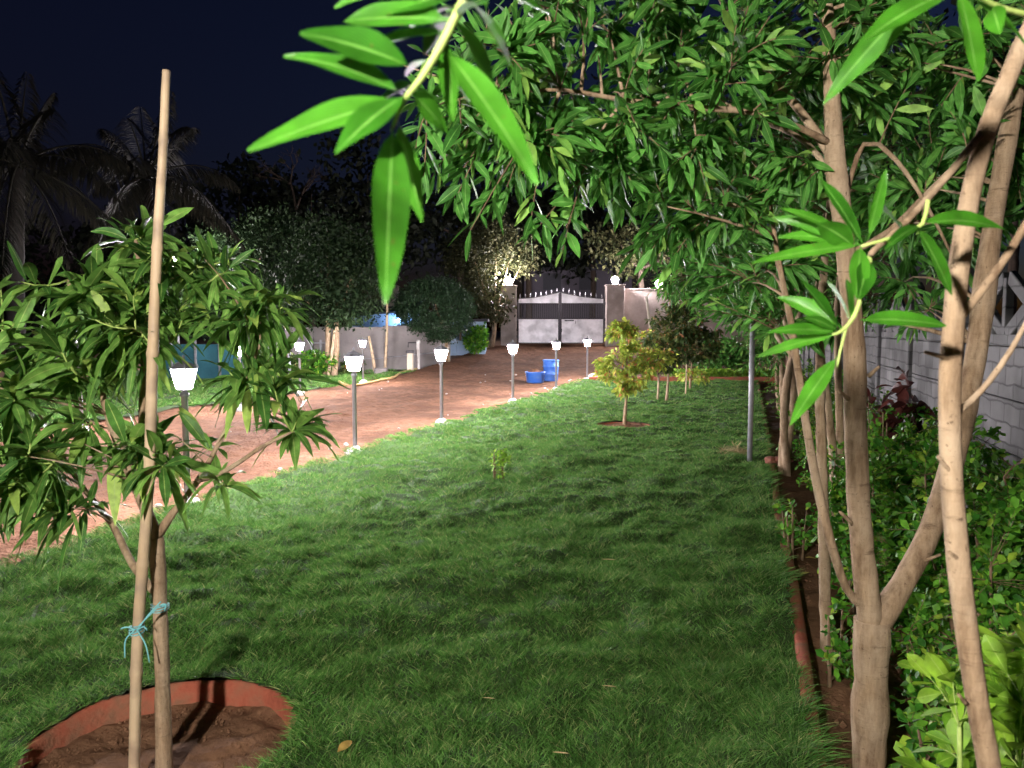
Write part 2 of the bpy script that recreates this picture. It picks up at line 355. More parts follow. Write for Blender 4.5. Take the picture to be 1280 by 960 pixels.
def grow_tree(root, limbs, blobs, nsec, ntwig, leaf, barkmat, leafmat, sec_r=.012, twig_r=.003, per=10, keep=None, maxd=.7,
              trunk_name='trunk', crown_name='crown', sides=9, wob=.25, maxsec=3.0, twig_mat=None, secmid=.5):
    """limbs: list of (points, radii) built as one trunk mesh; tips in blobs reach back to the nearest wood; leaves round each twig end"""
    global rng
    rng = np.random.default_rng(sum(ord(c_) * (k_ % 7 + 1) for k_, c_ in enumerate(root['label'])))
    mb = MB(); nodes = []
    for pts, rad in limbs:
        P, R = dense(pts, rad)
        if rad[0] > .02 and sides > 8:
            for _ in range(5): R = R * (1 + (.06 + .08 * rng.random()) * np.exp(-((np.arange(len(R)) - rng.random() * len(R)) / 1.1) ** 2))
        mb.tube(P, R, sides, wob); nodes.append(P[len(P) // 4:])
    nodes = np.vstack(nodes)
    base = nodes.copy(); wood = [nodes]
    for tip in in_blobs(blobs, nsec, .2):
        if keep is not None and not keep(tip): continue
        d = np.linalg.norm(base - tip, axis=1) + np.maximum(0, base[:, 2] - tip[2] + .1) * .8
        if d.min() > maxsec: continue
        a = base[d.argmin()]; L = np.linalg.norm(tip - a)
        P = bezier(a, tip, .12 * L, max(5, int(L / .12)), .06 * L); rr = sec_r * min(1.4, .5 + L * .6)
        mb.tube(P, np.linspace(rr, rr * .3, len(P)), 5, .15); wood.append(P[1:])
    wood = np.vstack(wood)
    tw = MB() if twig_mat else mb
    LP, LD = [], []
    for tip in in_blobs(blobs, ntwig):
        if keep is not None and not keep(tip): continue
        d = np.linalg.norm(wood - tip, axis=1) + np.maximum(0, wood[:, 2] - tip[2]) * .3
        i = d.argmin()
        if d[i] > maxd: continue
        a = wood[i]; L = np.linalg.norm(tip - a)
        P = bezier(a, tip, leaf.get('lift', .1) * L, 5, .05 * L)
        tw.tube(P, np.linspace(twig_r, twig_r * .55, 5), 4)
        ax = nrm(P[-1] - P[-2]); e1 = nrm(np.cross(ax, rdir(1)[0])); e2 = np.cross(ax, e1)
        span = min(1.0, leaf.get('span', .16) / max(L, .01))
        m = max(3, int(per * (.7 + .6 * rng.random())))
        for q in range(m):
            u = 1 - span * (1 - (q + .5) / m) if q < m - 1 else 1.0
            kk = u * 4; j = min(3, int(kk)); p = P[j] + (P[j + 1] - P[j]) * (kk - j)
            an = math.radians(leaf.get('open', 68) * (1 - (q / m) * .62) + rng.normal() * 9); th = q * 2.399 + rng.normal() * .3
            LP.append(p); LD.append(ax * math.cos(an) + (e1 * math.cos(th) + e2 * math.sin(th)) * math.sin(an))
    mb.build(trunk_name, barkmat, root, True)
    LP = np.array(LP); LD = np.array(LD); n = len(LP)
    LD = nrm(LD + V(0, 0, leaf.get('grav', -.1)) + rng.normal(size=(n, 3)) * .12)
    U = V(0, 0, 1) + rng.normal(size=(n, 3)) * leaf.get('roll', .45)
    Ln = leaf['len'] * (.6 + .65 * rng.random(n)); W = Ln * leaf['asp'] * (.85 + .3 * rng.random(n))
    dr = leaf.get('droop', .15) * (.3 + 1.4 * rng.random(n))
    v, f, u = leaves(LP, LD, U, Ln, W, leaf.get('segs', 4), dr, leaf.get('fold', .25), leaf.get('shape', 'lance'), leaf.get('wave', 0))
    nl = len(f)
    if twig_mat and tw.v:
        f = np.vstack([f, np.array(tw.f) + len(v)]); u = np.vstack([u, np.ones((len(tw.v), 2))]); v = np.vstack([v, np.array(tw.v)])
    o = mesh_obj(crown_name, v, f, leafmat, root, True, u)
    if twig_mat and len(f) > nl:
        o.data.materials.append(twig_mat); mi = np.zeros(len(f), np.int32); mi[nl:] = 1; o.data.polygons.foreach_set('material_index', mi)
    return o

def leaf_cloud(root, blobs, n, size, mat, clump=.22, per=45, asp=.28, grav=-.25, name='crown', shape='oval', shell=.55):
    k = max(8, n // per); cc = in_blobs(blobs, k, shell); idx = rng.integers(0, k, n)
    cs = clump * (.6 + .8 * rng.random(k))
    P = cc[idx] + rng.normal(size=(n, 3)) * cs[idx][:, None] * V(1, 1, .75)
    D = nrm(rdir(n) + V(0, 0, grav)); U = V(0, 0, 1) + rng.normal(size=(n, 3)) * .8
    Ln = size * (.6 + .8 * rng.random(n))
    v, f, u = leaves(P, D, U, Ln, Ln * asp, 2, .15, .2, shape)
    return mesh_obj(name, v, f, mat, root, True, u)

# ------------------------------------------------------------------ ground, driveway, lawn sheets
S_LAMP, S_BED, Y_END = -4.46, 0.24, 22.0
RING_C, RING_R = (-1.26, 2.69), 0.465
RING2_C, RING2_R = (1.72, 11.8), 0.42
def grid(x0, x1, nx, y0, y1, ny):
    X, Y = np.meshgrid(np.linspace(x0, x1, nx), np.linspace(y0, y1, ny)); i = np.arange(nx * ny).reshape(ny, nx)
    F = np.stack([i[:-1, :-1], i[:-1, 1:], i[1:, 1:], i[1:, :-1]], -1).reshape(-1, 4)
    return X.ravel(), Y.ravel(), F
def compact(v, f):
    used = np.unique(f); mp = np.zeros(len(v), int); mp[used] = np.arange(len(used)); return v[used], mp[f]
def sheet(name, x, y, z, F, keep, mat, kind='structure'):
    cx = x[F].mean(1); cy = y[F].mean(1); F = F[keep(cx, cy)]
    v, F = compact(np.stack([x, y, z], 1), F)
    return tag(mesh_obj(name, v, F, mat), kind=kind)

x, y, F = grid(-160, 160, 161, -60, 260, 161)
core = (1 - sstep(3.0, 4.5, S_of(x, y))) * sstep(-18, -16, S_of(x, y)) * (1 - sstep(40, 41, y)) * sstep(-8, -6, y)
sheet('ground', x, y, g(x, y) - .04 - .3 * core, F, lambda a, b: a > -1e9, M['ground'])

def rel(x, y):   # lawn mounds
    return .050 * vn(x * 1.5 + 3, y * 1.5) + .050 * vn(x * 3.6 + 9, y * 3.6 + 5) + .050 * vn(x * 7.5, y * 7.5) + .03 * vn(x * 14, y * 14) + .05 * np.exp(-((S_of(x, y) - S_LAMP) / .25) ** 2)
_rel0 = rel
def rel(x, y):
    w = np.maximum(np.exp(-(np.maximum(0, np.hypot(x - RING_C[0], y - RING_C[1]) - RING_R) / .16) ** 2), .8 * np.exp(-(np.maximum(0, np.hypot(x - RING2_C[0], y - RING2_C[1]) - RING2_R) / .2) ** 2))
    return _rel0(x, y) * (1 - w) + .012 * w
def in_ring(x, y, m=0.0):
    return ((x - RING_C[0]) ** 2 + (y - RING_C[1]) ** 2 < (RING_R + m) ** 2) | ((x - RING2_C[0]) ** 2 + (y - RING2_C[1]) ** 2 < (RING2_R + m) ** 2)
x, y, F = grid(-6.5, 8.2, 368, -.4, Y_END, 561)
s_ = S_of(x, y)
sheet('lawn_ground', x, y, g(x, y) + .015 + rel(x, y) - .12 * sstep(.10, .0, 0 * x + (s_ - S_LAMP)) , F,
      lambda a, b: (S_of(a, b) > S_LAMP - .02) & (S_of(a, b) < S_BED) & ~in_ring(a, b, .0), M['thatch'])
# driveway: fine dirt relief, ruts along its length
x, y, F = grid(-16, 10, 501, 1.5, 40, 741)
s_ = S_of(x, y); t_ = T_of(x, y)
trk = sum(np.exp(-((s_ - c_ - .12 * np.sin(t_ * .21 + c_)) / .16) ** 2) for c_ in (-8.3, -6.85, -7.6, -6.1))
zz = g(x, y) - .035 - .028 * trk + .035 * vn(x * .9, y * .9) + .03 * vn(s_ * 2.6, t_ * .5) + .026 * vn(x * 4, y * 4) + .022 * vn(x * 9, y * 9) + .012 * vn(x * 19, y * 19)
sheet('dirt_driveway', x, y, zz, F, lambda a, b: np.where(b < Y_END, (S_of(a, b) > -10.5) & (S_of(a, b) < S_LAMP + .06), (S_of(a, b) > -10.5) & (a < 10)), M['dirt'])
# soil bed beside the wall, soil in the rings
x, y, F = grid(-.2, 10, 205, -.6, 24, 493)
sheet('soil_bed', x, y, -.085 + .05 * vn(x * 3, y * 3) + .03 * vn(x * 9, y * 9) + .015 * vn(x * 24, y * 24), F,
      lambda a, b: (S_of(a, b) > S_BED - .03) & (S_of(a, b) < 3), M['soil'])
for c, r, d, nm in ((RING_C, RING_R, .075, 'ring_soil'), (RING2_C, RING2_R, .0, 'ring_soil')):
    x, y, F = grid(c[0] - r - .03, c[0] + r + .03, 61, c[1] - r - .03, c[1] + r + .03, 61)
    rr = np.hypot(x - c[0], y - c[1])
    sheet(nm, x, y, -d + .035 * vn(x * 6, y * 6) + .02 * vn(x * 17, y * 17) + .012 * vn(x * 37, y * 37) + .03 * np.exp(-(rr / .12) ** 2), F,
          lambda a, b: np.hypot(a - c[0], b - c[1]) < r + .02, M['soil'] if d else M['dirt'])
x, y, F = grid(-24, -5, 96, 8, 27, 96)
sheet('side_lawn_ground', x, y, g(x, y) + .0 + .06 * vn(x * 2, y * 2), F, lambda a, b: (S_of(a, b) < -10.3) & (S_of(a, b) > -19) & (b < 25), M['thatch'])

# ------------------------------------------------------------------ grass
def grass(name, n_by_band, s0, s1, ymax, hgt, seed, sink=0.0):
    r = np.random.default_rng(seed); Vs, Fs, Us, o = [], [], [], 0
    for y0, y1, dens, segs, wid in n_by_band:
        t0, t1 = y0 - 2, y1 + 3.5
        n = int((s1 - s0) * (t1 - t0) * dens); nt = max(1, n // 26); sig = .030 if y1 < 7 else .045 if y1 < 16 else .06
        cs_, ct_ = s0 + (s1 - s0) * r.random(nt), t0 + (t1 - t0) * r.random(nt); k_ = r.integers(0, nt, n)
        off = r.normal(size=(n, 2)) * sig; x, y = XY(cs_[k_], ct_[k_]); x = x + off[:, 0]; y = y + off[:, 1]; s = S_of(x, y); th_ = (.65 + .6 * r.random(nt))[k_]
        tl_ = (r.normal(size=(nt, 2)) * .22)[k_]
        inb = (s > s0) & (s < s1); x, y, s, off, th_, tl_ = x[inb], y[inb], s[inb], off[inb], th_[inb], tl_[inb]; n = len(x)
        ok = (y >= y0) & (y < y1) & (y < ymax) & (np.abs(x + .05 * y) < .80 * y + 1.2) & ~in_ring(x, y, .002)
        # thinner, shorter patches
        ok &= (r.random(n) < .75 + .5 * (vn(x * 1.1 + 40, y * 1.1) + .5))
        x, y, s, off, th_, tl_ = x[ok], y[ok], s[ok], off[ok], th_[ok], tl_[ok]; n = len(x)
        z = g(x, y) + .01 + (rel(x, y) if sink == 0 else .06 * vn(x * 2, y * 2)) - sink
        fa = 2 * PI * (1.3 * vn(x * .9 + 7, y * .9) + .9 * vn(x * 2.4, y * 2.4 + 3))
        lx = off[:, 0] / sig * .34 + tl_[:, 0] + .16 * np.cos(fa) + r.normal(size=n) * .20
        ly = off[:, 1] / sig * .34 + tl_[:, 1] + .16 * np.sin(fa) + r.normal(size=n) * .20
        an = np.arctan2(ly, lx); lean = np.minimum(1.1, np.hypot(lx, ly))
        e = np.exp(-(s - s0) / .12)[:, None]; e2 = (np.exp(-(s1 - s) / .10) * (1 - .92 * np.exp(-((T_of(x, y) - 3.95) / .42) ** 2)))[:, None]
        D = np.stack([np.cos(an) * lean, np.sin(an) * lean, np.ones(n)], 1)
        D += (e * V(-AY, AX, 0) * 1.3 + e2 * V(AY, -AX, 0) * 1.0)
        for (cx, cy), cr in ((RING_C, RING_R), (RING2_C, RING2_R)):
            dx, dy = cx - x, cy - y; dd = np.hypot(dx, dy); k_ = (1.0 * np.exp(-np.maximum(0, dd - cr) / .05) / dd)[:, None]; D += k_ * np.stack([dx, dy, 0 * dx], 1)
        h = hgt * (.55 + .8 * r.random(n)) * th_ * (1 + .6 * vn(x * 2.2 + 11, y * 2.2 + 19)) * (1 + (.75 + .9 * np.exp(-((T_of(x, y) - 2.75) / .4) ** 2)) * e2[:, 0])
        U = np.stack([np.cos(an + 2.2 * r.random(n)), np.sin(an + 2 * r.random(n)), .2 * np.ones(n)], 1)
        D = nrm(D); U = nrm(U - D * np.sum(U * D, 1, keepdims=True)); Sd = np.cross(D, U)
        P = np.stack([x, y, z], 1); w = (wid * (.7 + .6 * r.random(n)))[:, None]
        bend = nrm(np.stack([np.cos(an), np.sin(an), -.35 * np.ones(n)], 1)) * (h * (.15 + .45 * r.random(n)))[:, None]
        H = h[:, None]
        if segs == 2:
            m = P + D * H * .55 + bend * .3; tp = P + D * H + bend
            vs = np.stack([P - Sd * w, P + Sd * w, m + Sd * w * .8, m - Sd * w * .8, tp], 1)
            f = np.array([(0, 1, 2, 3)]); f3 = np.array([(3, 2, 4, 4)])
            k = 5; ff = np.vstack([f, [(3, 2, 4, 4)]])
            # tip as a very thin quad so all faces share one size
            vs = np.concatenate([vs, (tp + Sd * w * .12)[:, None]], 1); k = 6; ff = np.array([(0, 1, 2, 3), (3, 2, 5, 4)])
        else:
            tp = P + D * H + bend; vs = np.stack([P - Sd * w, P + Sd * w, tp + Sd * w * .15, tp - Sd * w * .15], 1); k = 4; ff = np.array([(0, 1, 2, 3)])
        Fq = (ff[None] + (np.arange(n) * k)[:, None, None]).reshape(-1, 4) + o
        Vs.append(vs.reshape(-1, 3)); Fs.append(Fq); o += n * k
    ob = mesh_obj(name, np.vstack(Vs), np.vstack(Fs), M['grass'], None, True)
    return tag(ob, kind='stuff')
gr = grass('lawn_grass', [(1.4, 3.6, 26000, 2, .0013), (3.6, 6, 15000, 2, .0016), (6, 10, 7000, 1, .0024), (10, 15, 3200, 1, .004), (15, 22, 1600, 1, .006)], S_LAMP, S_BED + .01, Y_END, .044, 5)
tag(gr, 'short green fine-bladed lawn grass growing in soft mounds', 'grass')
gr = grass('side_lawn_grass', [(9, 25, 650, 1, .008)], -17, -10.35, 25, .07, 6, .005)
tag(gr, 'short green grass beyond the dirt driveway', 'grass')

# ------------------------------------------------------------------ ring edging and bed edging
def ring_wall(name, c, r, thick, top, bottom, mat):
    mb = MB(); n = 72; vs = []; fs = []
    for i in range(n):
        a = 2 * PI * i / n; ca, sa = math.cos(a), math.sin(a)
        j = .008 * mnoise.noise(Vector((ca * 4, sa * 4, r))); zt = top + .012 * mnoise.noise(Vector((ca * 2, sa * 2, 3)))
        for rr, z in ((r + j, bottom), (r + j, zt - .012), (r + j + .012, zt), (r + thick - .01 + j, zt), (r + thick + j, zt - .012), (r + thick + j, bottom)):
            vs.append((c[0] + rr * ca, c[1] + rr * sa, z))
    for i in range(n):
        for k in range(5):
            a, b = i * 6 + k, ((i + 1) % n) * 6 + k; fs.append((a, b, b + 1, a + 1))
    return mesh_obj(name, vs, fs, mat)
tag(ring_wall('tree_ring', RING_C, RING_R - .01, .032, .012, -.2, M['brick']), 'round brick-red cement edging ring sunk in the lawn around the staked mango tree', 'edging ring')
tag(ring_wall('tree_ring', RING2_C, RING2_R - .03, .04, .012, -.1, M['brick']), 'small reddish ring edging at the foot of the yellow-leaved young tree', 'edging ring')
mb = MB(); pts = []
ts = np.arange(.2, 23.2, .25); vs = []; fs = []
for i, t in enumerate(ts):
    s = S_BED + .012 * math.sin(t * 1.7); zt = .012 + .02 * mnoise.noise(Vector((t * 1.3, 0, 5)))
    for ds, z in ((0, -.2), (0, zt - .01), (.012, zt), (.048, zt), (.06, zt - .01), (.06, -.2)):
        X, Y = XY(s + ds, t); vs.append((X, Y, z))
for i in range(len(ts) - 1):
    for k in range(5): fs.append((i * 6 + k, i * 6 + k + 1, i * 6 + k + 7, i * 6 + k + 6))
tag(mesh_obj('bed_edging', vs, fs, M['brick']), 'long brick-red cement kerb between the lawn and the dark soil bed', 'edging')
mb = MB()
x0, x1 = 2.2, 7.6
mb.box(((x0 + x1) / 2, Y_END + .06, .02), (x1 - x0, .1, .2), 0, .012)
tag(mb.build('end_edging', M['brick']), 'rust-red kerb closing the far end of the lawn in front of the back shrubs', 'edging')

# ------------------------------------------------------------------ garden lamps
def make_lamp(label):
    root = thing('garden_lamp', label, 'garden lamp')
    f = MB(); v = []
    mb = MB(); mb.lathe([(.10, -.05), (.105, .015), (.085, .05), (.05, .075), (.03, .085)], 9)
    mb.v = [(x * (1 + .25 * mnoise.noise(Vector((x * 20, y * 20, 1)))), y * (1 + .25 * mnoise.noise(Vector((x * 20, y * 20, 7)))), z + .02 * mnoise.noise(Vector((x * 25, y * 25, z * 20)))) for x, y, z in mb.v]
    mb.build('footing', M['cement'], root, True)
    mb = MB(); mb.lathe([(.026, .0), (.026, .93), (.036, .935), (.036, .965), (.022, .97), (.022, .985)], 14); mb.build('pole', M['metal'], root, True)
    n = 6
    mb = MB(); mb.lathe([(.052, .985), (.060, .99), (.060, 1.0), (.052, 1.004)], n)
    for i in range(n):
        a = 2 * PI * i / n
        mb.tube([(.068 * math.cos(a), .068 * math.sin(a), 1.0), (.112 * math.cos(a), .112 * math.sin(a), 1.165)], .0035, 4)
    fr = mb.build('lantern_frame', M['darkmetal'], root)
    mb = MB(); mb.lathe([(.063, 1.004), (.106, 1.163)], n); mb.build('glass', M['lampglass'], root)
    mb = MB(); mb.lathe([(.114, 1.165), (.117, 1.172), (.070, 1.215), (.022, 1.232), (.012, 1.25), (.016, 1.262), (.004, 1.285)], n)
    for i in range(n):
        a = 2 * PI * i / n; mb.tube([(.112 * math.cos(a), .112 * math.sin(a), 1.168), (.120 * math.cos(a), .120 * math.sin(a), 1.19), (.114 * math.cos(a), .114 * math.sin(a), 1.208)], .005, 4)
    mb.build('cap', M['metal'], root)
    return root
def gz(x, y): return float(g(x, y))
row = [(235, 637, 6.4, 'garden lamp behind the mango leaves, its white foot half hidden at the lawn edge'),
       (444, 569, 9.2, 'largest fully visible garden lamp, at the lawn edge nearest the camera'),
       (552, 530, 12.1, 'garden lamp on the lawn edge below the round clipped tree'),
       (641, 503, 15.6, 'garden lamp in line with the left gate pillar, left of the blue tub'),
       (695, 488, 18.7, 'garden lamp standing in front of the blue drum'),
       (734, 474, 22.2, 'last garden lamp of the lawn edge, beside the stone heap below the gate')]
lamps = []
for i, (u, v, Yd, lb) in enumerate(row):
    p = at(u, v, Yd); z = gz(p[0], p[1])
    if i == 0: first = make_lamp(lb); first.location = (p[0], p[1], z); first['group'] = 'garden lamps along the lawn edge'
    else: copy_thing(first, (p[0], p[1], z), lb, .4 * i)
for u, Yd, lb in ((100, 11.2, 'garden lamp far left, glimpsed as a bright spot through the mango leaves'), (300, 14.4, 'garden lamp across the driveway in front of the teal sheet fence, glimpsed among mango leaves'),
                  (375, 17.8, 'garden lamp across the driveway standing on the side lawn left of the pale tree trunks'),
                  (454, 21.4, 'garden lamp across the driveway between the two trunks and the bamboo props')):
    p = at(u, 480, Yd); q = copy_thing(first, (p[0], p[1], gz(p[0], p[1])), lb, u); q['group'] = 'garden lamps across the driveway'

# tall yard lamp seen through the mango, and the one standing beside the photographer
def tall_lamp(loc, h, label, glass, r=.10):
    root = thing('yard_lamp', label, 'yard lamp', loc); x, y, z = loc
    MB().lathe([(.09, 0), (.09, .02), (.03, .03), (.03, h - .06), (.05, h - .05), (.05, h - .02)], 12, loc).build('pole', M['metal'], root, True)
    MB().lathe([(r * .5, h - .02), (r * .9, h + r * .35), (r, h + r), (r * .8, h + r * 1.6), (r * .3, h + r * 1.95)], 16, loc).build('globe', glass, root, True)
    MB().lathe([(r * .34, h + r * 1.96), (r * .2, h + r * 2.2), (.004, h + r * 2.35)], 10, loc).build('cap', M['darkmetal'], root, True)
    return root
p = at(216, 325, 24.0); p2 = at(226, 470, 24.0)
tall_lamp((p[0] + .1, 24.0, 0), p[2] - .1, 'tall globe lamp post rising behind the mango crown and bamboo stake', M['pillarglass'], .13)
tall_lamp((-1.05, -1.0, 0), 2.05, 'globe lamp post lighting the near trees from beside the photographer', M['sideglass'], .06)

# bare metal pole right of the lawn
p = at(937, 578, 8.5)
root = thing('metal_pole', 'bare grey metal pole at the right edge of the lawn beside the straw heap', 'pole', (p[0], p[1], 0))
mb = MB(); mb.lathe([(.028, -.05), (.028, 1.62)], 14, (p[0], p[1], 0)); mb.build('shaft', M['metal'], root, True)
mb = MB(); mb.lathe([(.031, 1.62), (.031, 1.645), (.012, 1.652)], 14, (p[0], p[1], 0)); mb.build('end_cap', M['darkmetal'], root, True)

# ------------------------------------------------------------------ gate, pillars, walls
GY = 34.0; gb = gz(0, GY)
def gx(u): return at(u, 430, GY)[0]
def gzv(v): return at(640, v, GY)[2]
def gate_leaf(u0, u1, flip, label):
    xa, xb = gx(u0), gx(u1); root = thing('gate_leaf', label, 'gate', (xa if not flip else xb, GY, gb), 'two leaves of the driveway gate')
    z0, z1, z2, z3o, z3i = gb + .06, gzv(398.5), gzv(379.5), gzv(373), gzv(365)
    w = xb - xa
    def top(t):   # t 0 outer .. 1 inner
        return z3o + (z3i - z3o) * t ** 1.7
    def px(t): return xa + w * t if not flip else xb - w * t
    mb = MB()
    for t in (.012, .988): mb.box((px(t), GY, (z0 + top(t)) / 2), (.05, .06, top(t) - z0), 0, .006)
    for z in (z0, z1 + .02, z2 + .0): mb.box((xa + w / 2, GY, z), (w - .1, .048, .05), 0, .006)
    mb.tube([(px(t), GY, top(t)) for t in np.linspace(.02, .98, 14)], .024, 6)
    mb.build('frame', M['darkmetal'], root)
    n = 14
    mb = MB(); mb.box((xa + w / 2, GY + .012, (z0 + z1) / 2), (w - .1, .012, z1 - z0 - .04)); mb.build('lower_sheet', M['sheet'], root)
    vs = []; fs = []
    for k in range(n + 1):
        t = .02 + .96 * k / n
        for yy in (0.006, .018):
            vs += [(px(t), GY + yy, z2 + .02), (px(t), GY + yy, top(t) - .015)]
    for k in range(n):
        a, b = k * 4, k * 4 + 4; fs += [(a, b, b + 1, a + 1), (a + 2, a + 3, b + 3, b + 2)]
    mesh_obj('upper_sheet', vs, fs, M['sheet'], root, False)
    mb = MB(); ns = 19
    for k in range(ns):
        t = .05 + .9 * k / (ns - 1); mb.box((px(t), GY + .005, (z1 + z2) / 2 + .02), (.045, .02, z2 - z1 - .06))
    mb.build('slat_band', M['darkmetal'], root)
    for hz_ in (.35, 1.1, 1.8): MB().box((px(-.012), GY - .03, gb + hz_), (.09, .05, .12), 0, .01).build('hinge', M['darkmetal'], root)
    for k in range(8):
        t = .06 + .88 * k / 7; c = (px(t), GY, top(t) + .015)
        MB().lathe([(.018, 0), (.016, .06), (.034, .075), (.028, .10), (.003, .19)], 8, c).build('spike', M['metal'], root)
    return root, px, z1
r, px, z1 = gate_leaf(647, 699, False, 'left leaf of the grey sheet metal gate, hung on the left pillar')
r, px, z1 = gate_leaf(700.5, 755, True, 'right leaf of the grey sheet metal gate, carrying the slide bolt')
b = MB(); b.box((px(.80), GY - .045, z1 - .08), (.42, .03, .05), 0, .005); b.tube([(px(.66), GY - .06, z1 - .08), (px(.66), GY - .06, z1 - .22)], .012, 6); b.build('slide_bolt', M['darkmetal'], r)
b = MB(); b.box((px(.985), GY - .05, gb + .62), (.07, .03, .16), 0, .005); b.build('lock_plate', M['darkmetal'], r)

def pillar(u0, u1, vtop, Yd, label, depth=.55, globe=True, glabel=''):
    xa, xb = at(u0, 400, Yd)[0], at(u1, 400, Yd)[0]; zt = at(640, vtop, Yd)[2]; zb = gz(0, Yd) - .1; xc = (xa + xb) / 2; w = xb - xa
    root = thing('gate_pillar', label, 'pillar', (xc, Yd, zb))
    MB().box((xc, Yd, (zb + zt - .06) / 2), (w, depth, zt - .06 - zb), 0, .015).build('shaft', M['pillar'], root)
    MB().box((xc, Yd, zt - .03), (w + .07, depth + .07, .06), 0, .01).build('capstone', M['pillar'], root)
    if globe: globe_lamp((xc, Yd - .05, zt), .15, glabel)
    return xc, zt
def globe_lamp(c, r, label):
    root = thing('pillar_lamp', label, 'lamp', c, 'globe lamps on the gate wall')
    MB().lathe([(.11, 0), (.11, .02), (.05, .04), (.05, .07)], 12, c).build('base', M['white'], root, True)
    MB().lathe([(.05, .07)] + [(max(.01, r * math.sin(a)), .07 + r * .9 - r * math.cos(a)) for a in np.linspace(.45, PI - .02, 10)], 16, c).build('globe', M['pillarglass'], root, True)
pillar(626, 645.5, 357, GY - .1, 'left brown plastered gate pillar, partly behind the pale-leaved tree', .6, True, 'lit globe lamp on top of the left gate pillar')
pillar(757, 779, 356, GY - .1, 'right brown plastered gate pillar, clear of leaves', .6, True, 'lit globe lamp on top of the right gate pillar')
mb = MB(); a = at(779, 362, GY + .1); b_ = at(965, 362, GY + .1)
mb.box(((a[0] + b_[0]) / 2, GY + .15, (gb - .2 + a[2]) / 2), (b_[0] - a[0], .2, a[2] - gb + .2), 0, .01)
root = thing('boundary_wall', 'brown plastered boundary wall running right from the gate behind the young trees', 'wall', (a[0], GY, gb))
mb.build('wall_body', M['pillar'], root)
MB().box(((a[0] + b_[0]) / 2, GY + .15, a[2] + .025), (b_[0] - a[0], .26, .05), 0, .008).build('coping', M['pillar'], root)
c = at(824, 355, GY); globe_lamp((c[0], GY + .1, a[2] + .05), .15, 'lit globe lamp on the boundary wall above the young trees')
pole = at(810, 375, 30); mb = MB(); q1, q0 = at(808, 371, 30), at(817, 470, 30); mb.tube([(q0[0], 30, .4), (q1[0], 30, q1[2])], .05, 8)
tag(mb.build('white_stake', M['cream'], smooth=True), 'short pale leaning stake in front of the boundary wall right of the gate', 'stake')

# precast compound wall along the right side
WS = 1.75
root = thing('compound_wall', 'grey precast concrete block wall with openwork top along the right side', 'wall', (*XY(WS, 1), -.1))
rzw = math.atan2(AY, AX)
root.rotation_euler = (0, 0, rzw)
def local(mbx, name, mat):
    o = mbx.build(name, mat); o.parent = root; return o
nb, bay = 15, 2.1; HB = 1.48; HT = 1.98
for k in range(nb + 1):
    pm = MB(); pm.box((k * bay, 0, HT / 2 + .03), (.13, .15, HT + .06), 0, .012); pm.lathe([(.10, HT + .06), (.06, HT + .13)], 4, (k * bay, 0, 0), PI / 4); local(pm, 'post', M['precast'])
for k in range(nb):
    x0 = k * bay + .065; L = bay - .13
    pm = MB()
    for j in range(4): pm.box((x0 + L / 2, 0, .02 + j * .365 + .18), (L - .004, .06, .357), 0, .008)
    local(pm, 'panel', M['precast'])
    pm = MB(); pm.box((x0 + L / 2, 0, HB + .04), (L - .004, .065, .08), 0, .006)
    for j in range(2):
        w = L / 2; xc = x0 + w * (j + .5); hh = HT - HB - .10; zc = HB + .08 + hh / 2
        for sg in (1, -1): pm.box((xc, .002 * sg, zc), (math.hypot(w - .10, hh), .050 if sg > 0 else .044, .10), 0, .006, ry=sg * math.atan2(hh, w - .10))
        pm.box((xc, 0, HB + .17), (w * .42, .038, .18), 0, .004)
        if j: pm.box((x0 + w * j, 0, zc), (.07, .054, hh), 0, .004)
    local(pm, 'openwork_panel', M['precast'])

# left grey wall beyond the side lawn
wl = [(at(300, 440, 25.4), 1.34), (at(392, 440, 25.6), 1.30), (at(480, 440, 26.4), 1.28), (at(562, 440, 27.6), 1.22)]
root = thing('plaster_wall', 'low stained grey plaster wall behind the bamboo props on the far left', 'wall', (wl[0][0][0], wl[0][0][1], 0))
mb = MB(); cp = MB()
for (a, ha), (b_, hb) in zip(wl[:-1], wl[1:]):
    d = b_ - a; L = math.hypot(d[0], d[1]); rz = math.atan2(d[1], d[0]); c = (a + b_) / 2; zb = gz(c[0], c[1]); h = (ha + hb) / 2
    mb.box((c[0], c[1], zb + h / 2 - .1), (L, .15, h + .2), rz); cp.box((c[0], c[1], zb + h + .03), (L, .2, .06), rz, .006)
mb.build('wall_body', M['plaster'], root); cp.build('coping', M['plaster'], root)
# step-down wall, white wall with doorway, left of the gate
mb = MB(); a, b_ = at(563, 430, 30.0), at(607, 430, 30.4)
root = thing('outhouse', 'small pale blue outhouse with a dark doorway left of the gate, beneath the round tree', 'outhouse', (a[0], 30, gz(0, 30)))
zb = gz(0, 30) - .1; zt = at(640, 402, 30)[2]; xm = a[0] + (b_[0] - a[0]) * .38
w = b_[0] - a[0]
mb.box((a[0] + .12, 30.6, (zb + zt) / 2), (.24, 1.6, zt - zb)); mb.box((b_[0] - .22, 30.6, (zb + zt) / 2), (.44, 1.6, zt - zb)); mb.box((a[0] + w / 2, 31.3, (zb + zt) / 2), (w - .7, .2, zt - zb))
mb.box((a[0] + w / 2 - .1, 30.6, zb + .28), (w - .68, 1.15, .56)); mb.build('wall', M['bluewall'], root)
mb = MB(); mb.box((a[0] + w / 2, 30.55, zt + .05), (w + .25, 1.95, .1), 0, .01); mb.build('roof', M['roof'], root)
